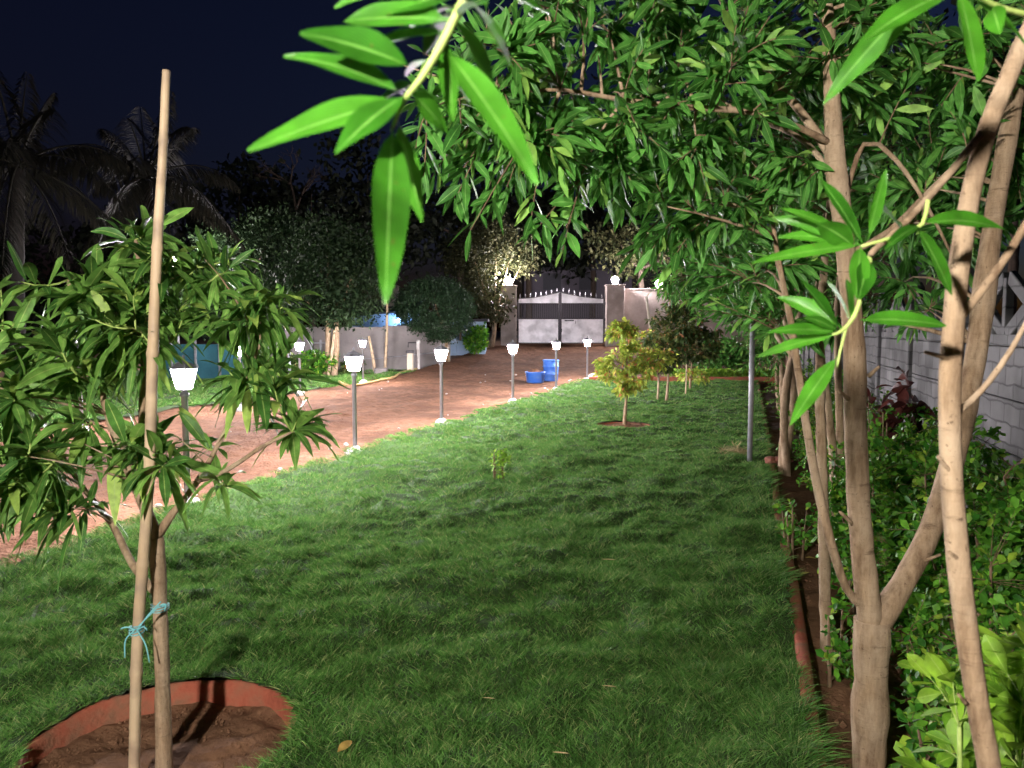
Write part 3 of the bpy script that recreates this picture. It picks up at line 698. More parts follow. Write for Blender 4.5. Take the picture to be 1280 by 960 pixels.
# blue lit house behind the wall
a, b_ = at(440, 400, 31.5), at(515, 400, 31.5); zt = at(640, 392, 31.5)[2]
root = thing('small_house', 'pale blue house with a sloping roof, lit blue behind the grey wall', 'house', (a[0], 32, 0)); xc, w = (a[0] + b_[0]) / 2, b_[0] - a[0]
MB().box((xc, 33, zt / 2), (w, 3, zt)).build('wall', M['bluewall'], root)
mb = MB(); mb.add([(a[0] - .3, 31.3, zt - .1), (b_[0] + .2, 31.3, zt + .05), (b_[0] + .2, 34.8, zt + .7), (a[0] - .3, 34.8, zt + .55), (a[0] - .3, 31.3, zt - .02), (b_[0] + .2, 31.3, zt + .13), (b_[0] + .2, 34.8, zt + .78), (a[0] - .3, 34.8, zt + .63)],
       [(3, 2, 1, 0), (4, 5, 6, 7), (0, 1, 5, 4), (1, 2, 6, 5), (2, 3, 7, 6), (3, 0, 4, 7)]); mb.build('roof', M['roof'], root)
wn_ = at(504, 413, 31.45); wb = MB()
wb.box((wn_[0], 31.46, wn_[2]), (.5, .06, .5)); fr = wb.build('window', M['darkmetal'], root)
c = at(497, 398, 31.0); MB().lathe([(.03, 0), (.06, .05), (.05, .12), (.01, .15)], 10, (c[0], 31.2, zt - .35)).build('wall_light', M['bluelight'], root, True)
ch = at(488, 372, 33); MB().box((ch[0], 33, (zt + ch[2]) / 2 + .2), (.75, .6, ch[2] - zt + .6), 0, .02).build('chimney', M['pillar'], root)

# far dark house behind the gate
a, b_ = at(655, 350, 52), at(790, 350, 52); zt = at(640, 338, 52)[2]
root = thing('dark_house', 'unlit flat-roofed house just visible beyond the gate', 'house', (a[0], 52, .8))
MB().box(((a[0] + b_[0]) / 2, 56, (zt + .8) / 2), (b_[0] - a[0], 8, zt - .8)).build('wall', M['houses'], root)
MB().box(((a[0] + b_[0]) / 2, 56, zt + .1), (b_[0] - a[0] + .6, 8.6, .2)).build('roof', M['roof'], root)
for u in (690, 735):
    q = at(u, 352, 52); f = MB().box((q[0], 51.98, q[2]), (1.2, .08, 1.1)).build('window', M['roof'], root)

# teal sheet fence behind the mango
a, b_ = at(185, 430, 22.5), at(335, 430, 22.5)
root = thing('sheet_fence', 'teal blue sheet fence across the driveway behind the mango leaves', 'fence', (a[0], 22.5, 0))
n = 5; w = (b_[0] - a[0]) / n
for k in range(n):
    MB().box((a[0] + w * (k + .5), 22.5, .55), (w - .02, .03, 1.0)).build('panel', M['teal'], root)
for k in range(n + 1): MB().box((a[0] + w * k, 22.44, .58), (.06, .06, 1.2), 0, .006).build('post', M['metal'], root)
# rail fence and short posts
root = thing('rail_fence', 'thin grey rail fence in front of the plaster wall, left of the pale trunks', 'fence', (*at(388, 460, 24.6)[:2], 0))
for u in (390, 401.5, 420): p = at(u, 460, 24.6); MB().box((p[0], 24.6, .55), (.07, .07, 1.2)).build('post', M['metal'], root)
pa, pb = at(388, 460, 24.6), at(640, 460, 27.0)
mb = MB()
for h in (1.05, .78): mb.tube([(pa[0], 24.6, h), (at(420, 440, 24.6)[0], 24.6, h)], .025, 6)
mb.tube([(pa[0], 24.55, .5), (at(470, 440, 25.2)[0], 25.4, .52), (at(560, 440, 26)[0], 27.0, .72)], .016, 5); mb.build('rail', M['metal'], root)
for u, h, lb in ((349, 1.15, 'short unlit post with a small knob, left of the side-lawn lamp'), (362, .95, 'thin pale stick standing in the side lawn bushes')):
    p = at(u, 470, 20.5); root = thing('short_post', lb, 'post', (p[0], 20.5, 0))
    MB().lathe([(.035, 0), (.035, h)], 10, (p[0], 20.5, 0)).build('shaft', M['metal'], root, True)
    MB().lathe([(.05, h), (.055, h + .05), (.01, h + .09)], 10, (p[0], 20.5, 0)).build('knob', M['cream'], root, True)
# cream stub, white standpipe
p = at(513, 468, 25.2); root = thing('cream_stub', 'short square cream masonry stub with a dark cap beside the white pipe', 'pillar', (p[0], 25.2, 0)); zg = gz(0, 25.2)
MB().box((p[0], 25.2, zg + .27), (.2, .2, .56), 0, .02).build('shaft', M['cream'], root); MB().box((p[0], 25.2, zg + .60), (.26, .26, .09), 0, .02).build('cap', M['darkmetal'], root)
p = at(523, 466, 25.6); zg = gz(0, 25.6); root = thing('standpipe', 'white upright water pipe with a side arm beside the cream stub', 'pipe', (p[0], 25.6, 0))
MB().lathe([(.055, -.05), (.055, .82), (.07, .84), (.07, .92), (.03, .95)], 12, (p[0], 25.6, zg)).build('upright', M['white'], root, True)
MB().tube([(p[0], 25.58, zg + .86), (p[0] - .32, 25.55, zg + .86), (p[0] - .33, 25.55, zg + .70)], .022, 8).build('arm', M['darkmetal'], root, True)
def stake(u0, v0, u1, v1, Yd, r, label, mat='bamboo', dY=0):
    a, b_ = at(u0, v0, Yd), at(u1, v1, Yd + dY); mb = MB(); P, R = dense([a, (a + b_) / 2 + V(.02, 0, 0), b_], [r * 1.1, r, r * .85], .2); mb.tube(P, R, 7, .1)
    return tag(mb.build('bamboo_prop', M[mat], smooth=True), label, 'bamboo pole')
stake(469, 468, 461, 420, 24.5, .05, 'leaning bamboo prop beside the far lamp across the driveway')
stake(481, 467, 484, 376, 25.0, .045, 'tall thin upright bamboo pole in front of the grey wall')
stake(410, 470, 419, 404, 23.6, .05, 'bamboo prop tied against the big dark tree trunk')
stake(822, 500, 822, 452, 16.0, .022, 'straight bamboo stake beside the second young tree', 'bamboo')
stake(856, 505, 858, 440, 17.5, .018, 'thin pale stake behind the bamboo stake, left of the bare pole', 'bamboo')
mb = MB(); p = at(476, 471, 24.2); mb.box((p[0], 24.2, gz(0, 24.2) + .08), (.42, .25, .2), .2, .03); tag(mb.build('concrete_block', M['plaster']), 'grey concrete block at the foot of the tall bamboo pole', 'block')
# hose on the driveway edge
hp = [(424, 477, ), (432, 481), (446, 481), (462, 478), (478, 475), (492, 473), (500, 470), (516, 468), (524, 467)]
P = []
for u, v in hp:
    Yd = 1.5 * FPX / (v - 411.0); q = at(u, v, Yd); Yd = min(Yd, 26); q = at(u, v, Yd); P.append((q[0], q[1], gz(q[0], q[1]) + .0))
P, R = dense(P, [.035] * len(P), .15); mb = MB(); mb.tube(P, R, 6); tag(mb.build('garden_hose', M['hose'], smooth=True), 'yellowish hose curling along the far edge of the driveway', 'hose')
def ground_line(px, r, name, mat, label, ct, lift=.0):
    P = []
    for u, v in px:
        q = at(u, v, 5); k = (EYE) / (EYE - q[2]); q = V(0, 0, EYE) + (q - V(0, 0, EYE)) * k; P.append((q[0], q[1], lift))
    P, R = dense(P, [r] * len(P), .08); mb = MB(); mb.tube(P, R, 5); return tag(mb.build(name, mat, smooth=True), label, ct)

# ------------------------------------------------------------------ tub, drum, stones
p = at(669, 466, 21.6); cx, cy = p[0], p[1]; zb = gz(cx, cy) - .02
root = thing('blue_tub', 'wide low blue plastic tub heaped with sand beside the drum', 'tub', (cx, cy, zb))
MB().lathe([(.20, .0), (.24, .02), (.265, .28), (.29, .29), (.29, .32), (.262, .32), (.25, .24), (.02, .24)], 24, (cx, cy, zb)).build('body', M['blue'], root, True)
mb = MB()
mb.lathe([(.245, .25), (.2, .31), (.12, .36), (.04, .40)], 16, (cx, cy, zb)); mb.v = [(a + .02 * mnoise.noise(Vector((a * 9, b * 9, 2))), b, c + .03 * mnoise.noise(Vector((a * 12, b * 12, 4)))) for a, b, c in mb.v]
tag(mb.build('sand_heap', M['dirt'], smooth=True), 'small heap of reddish sand filling the blue tub', 'sand heap')
p = at(688.5, 466, 22.3); cx, cy = p[0], p[1]; zb = gz(cx, cy) - .02
root = thing('blue_drum', 'tall round blue plastic drum behind the tub', 'drum', (cx, cy, zb))
MB().lathe([(.19, 0), (.205, .03), (.21, .18), (.222, .19), (.222, .21), (.213, .22), (.222, .40), (.235, .41), (.235, .43), (.225, .44), (.225, .58), (.215, .60), (.20, .56), (.02, .54)], 24, (cx, cy, zb)).build('body', M['blue'], root, True)
MB().lathe([(.226, .575), (.242, .58), (.242, .615), (.22, .62)], 24, (cx, cy, zb)).build('rim', M['blue'], root, True)
def rock(name, c, r, mat, label, ct, group=None):
    mb = MB(); n = 10
    mb.lathe([(max(.01, math.sin(a)) * r, -math.cos(a) * r * .7) for a in np.linspace(0.02, PI - .02, 8)], n)
    mb.v = [(c[0] + a * (1 + .5 * mnoise.noise(Vector((a, b, d)) * (1.6 / r) + Vector((c[0] * 7, c[1] * 3, 0)))), c[1] + b * (1 + .5 * mnoise.noise(Vector((b, a, d)) * (1.6 / r) + Vector((c[0], 5, c[1])))), c[2] + d) for a, b, d in mb.v]
    return tag(mb.build(name, mat, smooth=False), label, ct, group)
heap = 'pale rough stone in the heap at the foot of the last garden lamp'
for u, v, r in ((741, 477, .16), (748, 475, .13), (744, 471, .12), (752, 478, .10), (737, 478, .10), (755, 472, .09), (748, 480, .08)):
    p = at(u, v, 22.6); rock('stone', (p[0], 22.4 + (478 - v) * .08, gz(0, 22.4) + r * .45), r, M['stone'], heap, 'stone', 'stones heaped by the last lamp')
redr = 'red rock lying in the soil bed beside the bare pole'
for u, v, r in ((960, 577, .075), (971, 570, .06), (968, 586, .07), (981, 575, .055), (978, 590, .05)):
    p = at(u, v, 8.4); rock('red_rock', (p[0] + .03, p[1], .05), r * .9, M['rock'], redr, 'rock', 'red rocks beside the bare pole')
deb = 'small pale stone lying on the dirt driveway'
for i in range(60):
    s = -9.8 + 5.2 * rng.random(); t = 5 + 18 * rng.random()
    if i > 24: s = S_LAMP - .1 - .5 * rng.random() ** 2
    X, Y = XY(s, t); rock('pebble', (X, Y, gz(X, Y) + .0), .014 + .028 * rng.random() ** 2, M['stone'], deb, 'stone', 'small stones on the driveway')
def crumbs(name, pts, r0, mat, label):
    vs, fs = [], []; rr_ = np.random.default_rng(11)
    for (x_, y_, z_) in pts:
        r_ = r0 * (.4 + 1.3 * rr_.random() ** 2); b_ = len(vs); d_ = nrm(np.array([(1, 0, .1), (.3, .95, 0), (-.8, .6, .1), (-.8, -.6, -.1), (.3, -.95, .1), (0, .1, .8), (.1, 0, -.8)]) + rr_.normal(size=(7, 3)) * .25) * r_ * (.7 + .5 * rr_.random((7, 1)))
        vs += [tuple(V(x_, y_, z_ + r_ * .2) + q) for q in d_]
        for k in range(5): fs += [(b_ + k, b_ + (k + 1) % 5, b_ + 5), (b_ + (k + 1) % 5, b_ + k, b_ + 6)]
    return tag(mesh_obj(name, vs, fs, mat, None, False), label, 'soil clods', kind='stuff')
a = rng.random(900) * 6.283; q = (RING_R - .03) * np.sqrt(rng.random(900))
crumbs('soil_crumbs', [(RING_C[0] + q_ * math.cos(a_), RING_C[1] + q_ * math.sin(a_), -.075 + .03 * float(vn((RING_C[0] + q_ * math.cos(a_)) * 6, (RING_C[1] + q_ * math.sin(a_)) * 6))) for q_, a_ in zip(q, a)], .0055, M['soil'], 'crumbs of brown soil inside the red edging ring')
sb = S_BED + .07 + 1.2 * rng.random(1600); tb = 2.0 + 5 * rng.random(1600); xb, yb = XY(sb, tb)
crumbs('bed_crumbs', [(x_, y_, -.085 + .05 * float(vn(x_ * 3, y_ * 3)) + .03 * float(vn(x_ * 9, y_ * 9))) for x_, y_ in zip(xb, yb)], .012, M['soil'], 'crumbs of dark soil in the bed beside the lawn')
n = 90; sb = S_BED + .1 + 1.0 * rng.random(n); tb = 2.1 + 4 * rng.random(n); xb, yb = XY(sb, tb)
for k in range(14):
    v, f, u = leaves([V(xb[k], yb[k], -.05)], rdir(1) * V(1, 1, .15), [V(0, 0, 1.)], .07, .014, 5, .1, .35, 'oval')
    tag(mesh_obj('dry_leaf', v, f, M['deadleaf'] if k % 3 == 0 else M['litter'], None, True, u), 'curled dry leaf lying on the dark soil of the bed', 'leaf', 'dry leaves on the bed soil')
# straw heap
p = at(918, 578, 8.9); n = 420; a = rng.random(n) * 6.28; rr = .17 * np.sqrt(rng.random(n)); P = np.stack([p[0] + rr * np.cos(a), p[1] + rr * np.sin(a), .04 + .11 * (1 - rr / .17) * rng.random(n)], 1)
v, f, u = leaves(P + V(0, 0, .02), rdir(n) * V(1, 1, .3), np.tile(V(0, 0, 1), (n, 1)), .12, .004, 2, .1, .1)
tag(mesh_obj('straw_heap', v, f, M['straw'], None, True, u), 'small heap of dry straw on the lawn left of the bare pole', 'straw heap')
for u, v, ln, mt, lb in ((422, 940, .07, 'deadleaf', 'fallen yellow leaf on the grass near the red ring'), (752, 699, .09, 'straw', 'pale fallen twig on the middle of the lawn'), (752, 857, .06, 'straw', 'pale straw bit on the near lawn'), (603, 872, .05, 'straw', 'thin dry stalk on the near lawn'), (690, 940, .06, 'straw', 'short dry stalk at the near edge of the lawn')):
    q = at(u, v, 5); k = (EYE - .07) / (EYE - q[2]); q = V(0, 0, EYE) + (q - V(0, 0, EYE)) * k
    vv, ff, uu = leaves([q], [V(.5, .8, .15) if mt == 'deadleaf' else V(.9, -.15, .05)], [V(0, -.5, 1)], ln, ln * (.22 if mt == 'deadleaf' else .04), 6, .05, .3, 'oval')
    tag(mesh_obj('fallen_leaf' if mt == 'deadleaf' else 'dry_twig', vv, ff, M[mt], None, True, uu), lb, 'leaf' if mt == 'deadleaf' else 'twig')

# ------------------------------------------------------------------ the staked mango tree
def path(pts, Y):
    """pixel path with one depth (or a depth per point) -> world points"""
    return [at(u, v, Y if np.isscalar(Y) else Y[i]) for i, (u, v) in enumerate(pts)]
def B(u, v, Y, rx, ry, rz, w=1.0): return (at(u, v, Y), V(rx, ry, rz), w)
bx, by = at(205, 950, 2.58)[:2]
root = thing('mango_tree', 'young mango tree with long drooping leaves, tied to the bamboo stake', 'mango tree', (bx, by, -.1))
Ym = 2.58
limbs = [([at(206, 985, Ym), at(205, 940, Ym), at(200, 760, Ym), at(195, 672, Ym)], [.030, .026, .023, .025]),
         ([at(195, 672, Ym), at(176, 620, Ym), at(150, 560, Ym + .1), at(120, 470, Ym + .15), at(85, 350, Ym + .05)], [.022, .017, .014, .010, .006]),
         ([at(195, 672, Ym), at(217, 640, Ym), at(248, 600, Ym + .05), at(290, 520, Ym + .1), at(325, 430, Ym + .05)], [.018, .012, .010, .008, .005]),
         ([at(176, 620, Ym), at(178, 520, Ym + .15), at(180, 400, Ym + .2), at(170, 300, Ym + .2)], [.016, .014, .011, .006]),
         ([at(198, 745, Ym + .02), at(165, 705, Ym + .15), at(140, 655, Ym + .25), at(90, 590, Ym + .3), at(40, 500, Ym + .3)], [.013, .013, .012, .009, .005]),
         ([at(248, 600, Ym + .05), at(280, 590, Ym), at(325, 560, Ym - .05), at(365, 540, Ym - .05)], [.010, .009, .007, .004])]
blobs = [B(70, 350, 2.62, .17, .25, .06), B(155, 300, 2.75, .14, .2, .07), B(235, 330, 2.75, .17, .2, .10), B(325, 385, 2.62, .13, .18, .07, 3.0), B(120, 430, 2.65, .28, .35, .14),
         B(35, 480, 2.55, .2, .3, .14), B(285, 405, 2.7, .12, .2, .07), B(90, 560, 2.6, .25, .3, .10), B(200, 560, 2.65, .18, .25, .07), B(330, 470, 2.6, .13, .16, .08, 2.0), B(365, 525, 2.55, .08, .10, .04, 3.0), B(30, 590, 2.6, .14, .2, .08, 1.6), B(55, 640, 2.6, .16, .2, .06, 2.0), B(285, 590, 2.6, .10, .12, .05), B(170, 380, 2.7, .25, .3, .12)]
grow_tree(root, limbs, blobs, 42, 146, dict(len=.165, asp=.100, droop=.34, grav=.10, open=86, span=.09, segs=7, fold=.22, wave=.10, lift=-.15, roll=.4), M['bark'], M['mango'],
          sec_r=.007, twig_r=.0040, per=11, maxd=.55, twig_mat=M['greentwig'], sides=10, wob=.18)
pts = [at(168, 985, 2.50), at(168, 955, 2.50), at(172, 800, 2.50), at(186, 600, 2.50), at(191, 440, 2.50), at(197, 300, 2.50), at(203, 200, 2.50), at(208, 88, 2.50)]
P, R = dense(pts, [.0185, .0185, .0185, .018, .0175, .016, .014, .0125], .01)
for zc in (.35, .72, 1.08, 1.42, 1.76, 2.1): R *= 1 + .16 * np.exp(-((P[:, 2] - zc) / .010) ** 2)
mb = MB(); mb.tube(P, R, 14, .06)
tag(mb.build('bamboo_stake', M['bamboo'], smooth=True), 'tall dry bamboo stake rising through the mango tree to the sky', 'bamboo stake')
mb = MB()
for k in range(4):
    c = at(171, 786, 2.50); a = np.linspace(0, 2 * PI, 18); mb.tube(np.stack([c[0] + .023 * np.cos(a), c[1] + .023 * np.sin(a), c[2] + .006 * np.sin(a + k) + .006 * (k - 1.5)], 1), .0022, 5)
    c = at(200, 758, 2.58); mb.tube(np.stack([c[0] + .029 * np.cos(a), c[1] + .029 * np.sin(a), c[2] + .005 * np.sin(a + k) + .005 * (k - 1.5)], 1), .0020, 5)
for tri in ([(172, 784), (184, 772), (199, 757)], [(170, 790), (186, 768), (201, 752)], [(170, 787), (158, 784), (151, 786)], [(168, 788), (157, 800), (156, 822)], [(172, 788), (182, 806), (187, 828)], [(200, 757), (207, 755), (206, 764)], [(173, 787), (180, 783), (184, 788)]):
    P, R = dense([at(u, v, 2.474 + .002 * i) for i, (u, v) in enumerate(tri)], [.0024] * 3, .01); mb.tube(P, R, 5)
tag(mb.build('twine', M['twine'], smooth=True), 'blue-green twine knotted round the bamboo stake and mango trunk', 'twine')

# ------------------------------------------------------------------ the row of glossy-leaved trees on the right
LEAF = dict(len=.094, asp=.122, droop=.14, grav=-.02, open=66, span=.15, segs=5, fold=.22, lift=.08, roll=.9)
Y1 = 2.48; b0 = at(1087, 968, Y1)
t1 = thing('glossy_tree', 'thick pale trunk forking low at the right, with a crown of glossy pointed leaves', 'tree', (b0[0], b0[1], -.1))
l1 = [([at(1084, 1010, Y1), at(1087, 940, Y1), at(1088, 850, Y1), at(1090, 775, Y1)], [0.0550, 0.0516, 0.0490, 0.0533]),
      ([at(1090, 785, Y1), at(1078, 690, Y1), at(1070, 560, Y1), at(1068, 440, Y1), at(1056, 300, Y1), at(1044, 200, Y1), at(1040, 110, Y1), at(1036, 40, Y1), at(1028, -80, Y1)], [0.0430, 0.0370, 0.0353, 0.0344, 0.0292, 0.0267, 0.0241, 0.0189, 0.0138]),
      ([at(1094, 785, Y1), at(1128, 730, Y1), at(1164, 660, Y1 + .02), at(1195, 560, Y1 + .05), at(1222, 430, Y1 + .1), at(1238, 300, Y1 + .12), at(1262, 160, Y1 + .15), at(1290, 20, Y1 + .2)], [0.0396, 0.0361, 0.0361, 0.0344, 0.0327, 0.0310, 0.0275, 0.0224]),
      ([at(1078, 760, Y1), at(1058, 735, Y1), at(1042, 690, Y1 - .02), at(1020, 600, Y1), at(1003, 500, Y1 + .1), at(988, 400, Y1 + .15), at(972, 320, Y1 + .2), at(960, 230, Y1 + .25)], [0.0120, 0.0129, 0.0146, 0.0146, 0.0129, 0.0112, 0.0086, 0.0052]),
      ([at(1044, 205, Y1), at(1020, 165, Y1 + .05), at(985, 120, Y1 + .1), at(950, 80, Y1 + .15), at(905, 5, Y1 + .2), at(870, -60, Y1 + .25)], [0.0172, 0.0146, 0.0129, 0.0120, 0.0103, 0.0077]),
      ([at(1040, 180, Y1), at(1000, 160, Y1 - .05), at(940, 140, Y1 - .1), at(870, 135, Y1 - .15), at(780, 125, Y1 - .2), at(700, 112, Y1 - .25), at(620, 120, Y1 - .3)], [0.0112, 0.0103, 0.0095, 0.0086, 0.0069, 0.0052, 0.0034]),
      ([at(1048, 240, Y1), at(1010, 180, Y1 + .1), at(950, 150, Y1 + .3), at(900, 130, Y1 + .5), at(820, 140, Y1 + .6)], [0.0103, 0.0095, 0.0086, 0.0069, 0.0043]),
      ([at(1050, 270, Y1), at(1080, 180, Y1 + .05), at(1120, 200, Y1 - .1), at(1160, 260, Y1 - .2), at(1190, 320, Y1 - .2)], [0.0086, 0.0077, 0.0069, 0.0052, 0.0034]),
      ([at(1056, 320, Y1), at(1110, 290, Y1 - .02), at(1160, 240, Y1), at(1210, 190, Y1)], [0.0103, 0.0095, 0.0077, 0.0069])]
bl1 = [B(590, 260, 2.2, .13, .15, .07, .8), B(535, 205, 2.2, .08, .12, .08, .5), B(690, 295, 2.3, .12, .14, .06, .8), B(850, 310, 3.0, .22, .25, .10, .9), B(900, 370, 3.4, .22, .3, .10, .9), B(1000, 400, 3.4, .16, .3, .14, .7), B(1130, 380, 3.2, .2, .3, .12, .7), B(620, 110, 2.2, .30, .35, .24), B(560, 230, 2.3, .12, .2, .08, .6), B(690, 190, 2.3, .30, .35, .17, 1.2), B(740, 40, 2.4, .35, .4, .25), B(790, 210, 2.5, .28, .35, .15, 1.1), B(880, 90, 2.5, .35, .4, .3),
       B(900, 230, 2.7, .30, .4, .17), B(1010, 60, 2.7, .4, .45, .25), B(1140, 90, 2.8, .4, .45, .3), B(1160, 250, 3.0, .30, .4, .2), B(740, 295, 2.4, .06, .12, .03, .25), B(970, 330, 2.9, .18, .3, .12), B(1240, 200, 3.0, .25, .3, .3)]
grow_tree(t1, l1, bl1, 90, 640, LEAF, M['bark'], M['conleaf'], sec_r=.009, twig_r=.0026, per=11, maxd=.55, sides=14, wob=.13, twig_mat=M['twig'])
# stubs on the trunk
for (u0, v0), (u1, v1) in (((1066, 655), (1050, 640)), ((1062, 500), (1048, 488)), ((1086, 470), (1099, 458)), ((1145, 705), (1176, 693)), ((1183, 610), (1178, 570)), ((1104, 900), (1106, 882))):
    P, R = dense([at(u0, v0, Y1 - .01), at(u1, v1, Y1 - .05)], [.008, .0045], .02); MB().tube(P, R, 6).build('branch_stub', M['bark'], t1, True)

def row_tree(s, t, r, label, crown, nl, stems, per=10, nsec=26):
    X, Y = XY(s, t); root = thing('glossy_tree', label, 'tree', (X, Y, -.1), 'trees in the right-hand bed')
    limbs = []
    for k in range(stems):
        a = rng.random() * 6.28; d = .05 * (stems - 1); q = V(X + d * math.cos(a) * .5, Y + d * math.sin(a), -.28); tp = q + V((rng.normal() * .25 - .1) * (1 if stems > 1 else .3), rng.normal() * .2, 2.6 + rng.random() * .6)
        m1 = q + (tp - q) * .33 + V(rng.normal() * .06, 0, 0); m2 = q + (tp - q) * .66 + V(rng.normal() * .08, 0, 0)
        limbs.append(([q, m1, m2, tp], [r, r * .85, r * .65, r * .25]))
    bl = [(V(X, Y, 0) + V(*c), V(*q), 1.0) for c, q in crown]
    lf = dict(LEAF); lf['segs'] = 3; lf['len'] = .105
    return grow_tree(root, limbs, bl, nsec, nl, lf, M['bark'], M['conleaf'], sec_r=.011, twig_r=.003, per=per, maxd=.8, sides=9, wob=.3, twig_mat=M['twig'])
full = [((-.75, -.1, 1.85), (.45, .5, .3)), ((-.5, 0, 2.35), (.7, .8, .4)), ((.3, .2, 2.7), (.9, .9, .7)), ((-.25, -.2, 2.0), (.45, .5, .28)), ((.5, 0, 2.05), (.5, .6, .35))]
X2, Y2 = at(1018, 800, 3.65)[:2]
row_tree(S_of(X2, Y2) + .07, T_of(X2, Y2), .031, 'slim trunk standing just behind the red kerb, left of the thick forked trunk', [((-.5, .1, 2.3), (.6, .6, .35)), ((.3, .2, 2.6), (.7, .7, .6)), ((-.9, .2, 2.45), (.4, .5, .3)), ((.5, .1, 2.0), (.35, .4, .3))], 330, 1)
row_tree(.62, 5.6, .032, 'twin-stemmed tree in the bed between the slim trunk and the farther trunks', full, 420, 2)
X3, Y3 = at(981, 580, 8.3)[:2]
row_tree(S_of(X3, Y3), T_of(X3, Y3), .045, 'cluster of trunks rising beside the red rocks and the bare pole', [((-.7, 0, 2.2), (.7, .8, .45)), ((.3, .2, 2.6), (1, .9, .7)), ((-.65, -.2, 1.75), (.55, .5, .32)), ((-1.15, 0, 2.0), (.35, .5, .25)), ((.5, 0, 1.9), (.6, .6, .5))], 560, 3)
row_tree(.55, 11.6, .045, 'fourth tree of the bed beyond the bare pole, leafy down to shoulder height', [((-.8, 0, 2.3), (.8, .8, .5)), ((.3, .2, 2.6), (1, 1, .8)), ((-.2, -.2, 1.6), (.5, .5, .4)), ((.6, 0, 1.8), (.6, .6, .5)), ((-.5, -.2, 1.3), (.6, .6, .4))], 480, 2)
row_tree(.6, 15.5, .05, 'far tree of the bed, its crown reaching over the end of the lawn', [((-.9, 0, 2.5), (.9, .9, .6)), ((.3, .2, 2.8), (1.1, 1, .8)), ((0, -.2, 1.5), (.8, .6, .6))], 460, 2)
row_tree(.9, 20.5, .05, 'farthest tree of the bed, near the back wall corner', [((-.6, 0, 2.6), (1.1, 1, .7)), ((.4, .2, 2.9), (1.2, 1, .9)), ((0, -.2, 1.5), (.9, .7, .6))], 420, 2)

# slender tree close to the camera with the two big leaf sprays
Y0 = 1.05
sl0 = at(1245, 985, Y0)
t0 = thing('slender_tree', 'slender leaning stem close to the camera, bearing the large bright leaf sprays', 'tree', (sl0[0], sl0[1], -.1))
top = at(1300, -20, Y0)
l0 = [([V(sl0[0] + .06, Y0, -.14), V(sl0[0] + .055, Y0, .12), V(sl0[0] + .045, Y0, .38), V(sl0[0] + .025, Y0, .62), at(1240, 985, Y0), at(1224, 890, Y0), at(1210, 800, Y0), at(1198, 700, Y0), at(1188, 560, Y0), at(1190, 430, Y0), at(1205, 290, Y0), at(1232, 170, Y0), at(1275, 60, Y0), top, top + V(.05, .05, .35)], [0.0160, 0.0160, 0.0160, 0.0160, 0.0155, 0.0147, 0.0147, 0.0147, 0.0139, 0.0139, 0.0130, 0.0122, 0.0113, 0.0101, 0.0067]),
      ([at(1192, 405, Y0), at(1222, 370, Y0 - .02), at(1258, 320, Y0 - .05), at(1300, 250, Y0 - .08)], [0.0067, 0.0055, 0.0050, 0.0046]),
      ([at(1192, 520, Y0), at(1225, 490, Y0 + .03), at(1262, 440, Y0 + .03), at(1300, 370, Y0 + .05)], [0.0050, 0.0042, 0.0038, 0.0025]),
      ([at(1228, 165, Y0), at(1180, 225, Y0 - .04), at(1130, 280, Y0 - .1), at(1098, 308, Y0 - .15), at(1088, 318, Y0 - .16)], [0.0050, 0.0046, 0.0042, 0.0035, 0.0032]),
      ([top + V(.02, .02, .12), V(.45, .85, 2.28), V(.15, .62, 2.12), at(610, -90, .55), at(580, 0, .55)], [0.0059, 0.0050, 0.0042, 0.0035, 0.0030])]
mb = MB()
for p_, r_ in l0:
    P, R = dense(p_, r_, .02); mb.tube(P, R, 12, .07)
for (u0, v0), (u1, v1) in (((1188, 590), (1172, 570)), ((1193, 450), (1156, 440)), ((1200, 700), (1186, 690)), ((1208, 880), (1198, 868))):
    P, R = dense([at(u0, v0, Y0 - .006), at(u1, v1, Y0 - .02)], [.0035, .0022], .01); mb.tube(P, R, 6)
mb.build('trunk', M['bark'], t0, True)
def spray(name, twigs, lv):
    mb = MB()
    for p_, r_ in twigs:
        P, R = dense(p_, r_, .01); mb.tube(P, R, 8)
    tw = mb.build(name, M['greentwig'], t0, True)
    parts = []
    for (u0, v0, d0), (u1, v1, d1), hw, up in lv:
        a, b_ = at(u0, v0, d0), at(u1, v1, d1); L = np.linalg.norm(b_ - a); W = .86 * hw / FPX * (d0 + d1) / 2
        v, f, u = leaves([a], [b_ - a + V(0, 0, .08 * L)], [V(up[0] * 1.1 + rng.normal() * .35, -1.0, max(.12, up[2] * .7) + rng.normal() * .25)], L, W, 16, .07 + .16 * rng.random(), .16 + .25 * rng.random(), 'lance', .10); parts.append((v, f, u))
    v, f, u = cat(parts); mesh_obj('leaves', v, f, M['nearleaf'], tw, True, u)
D = .55
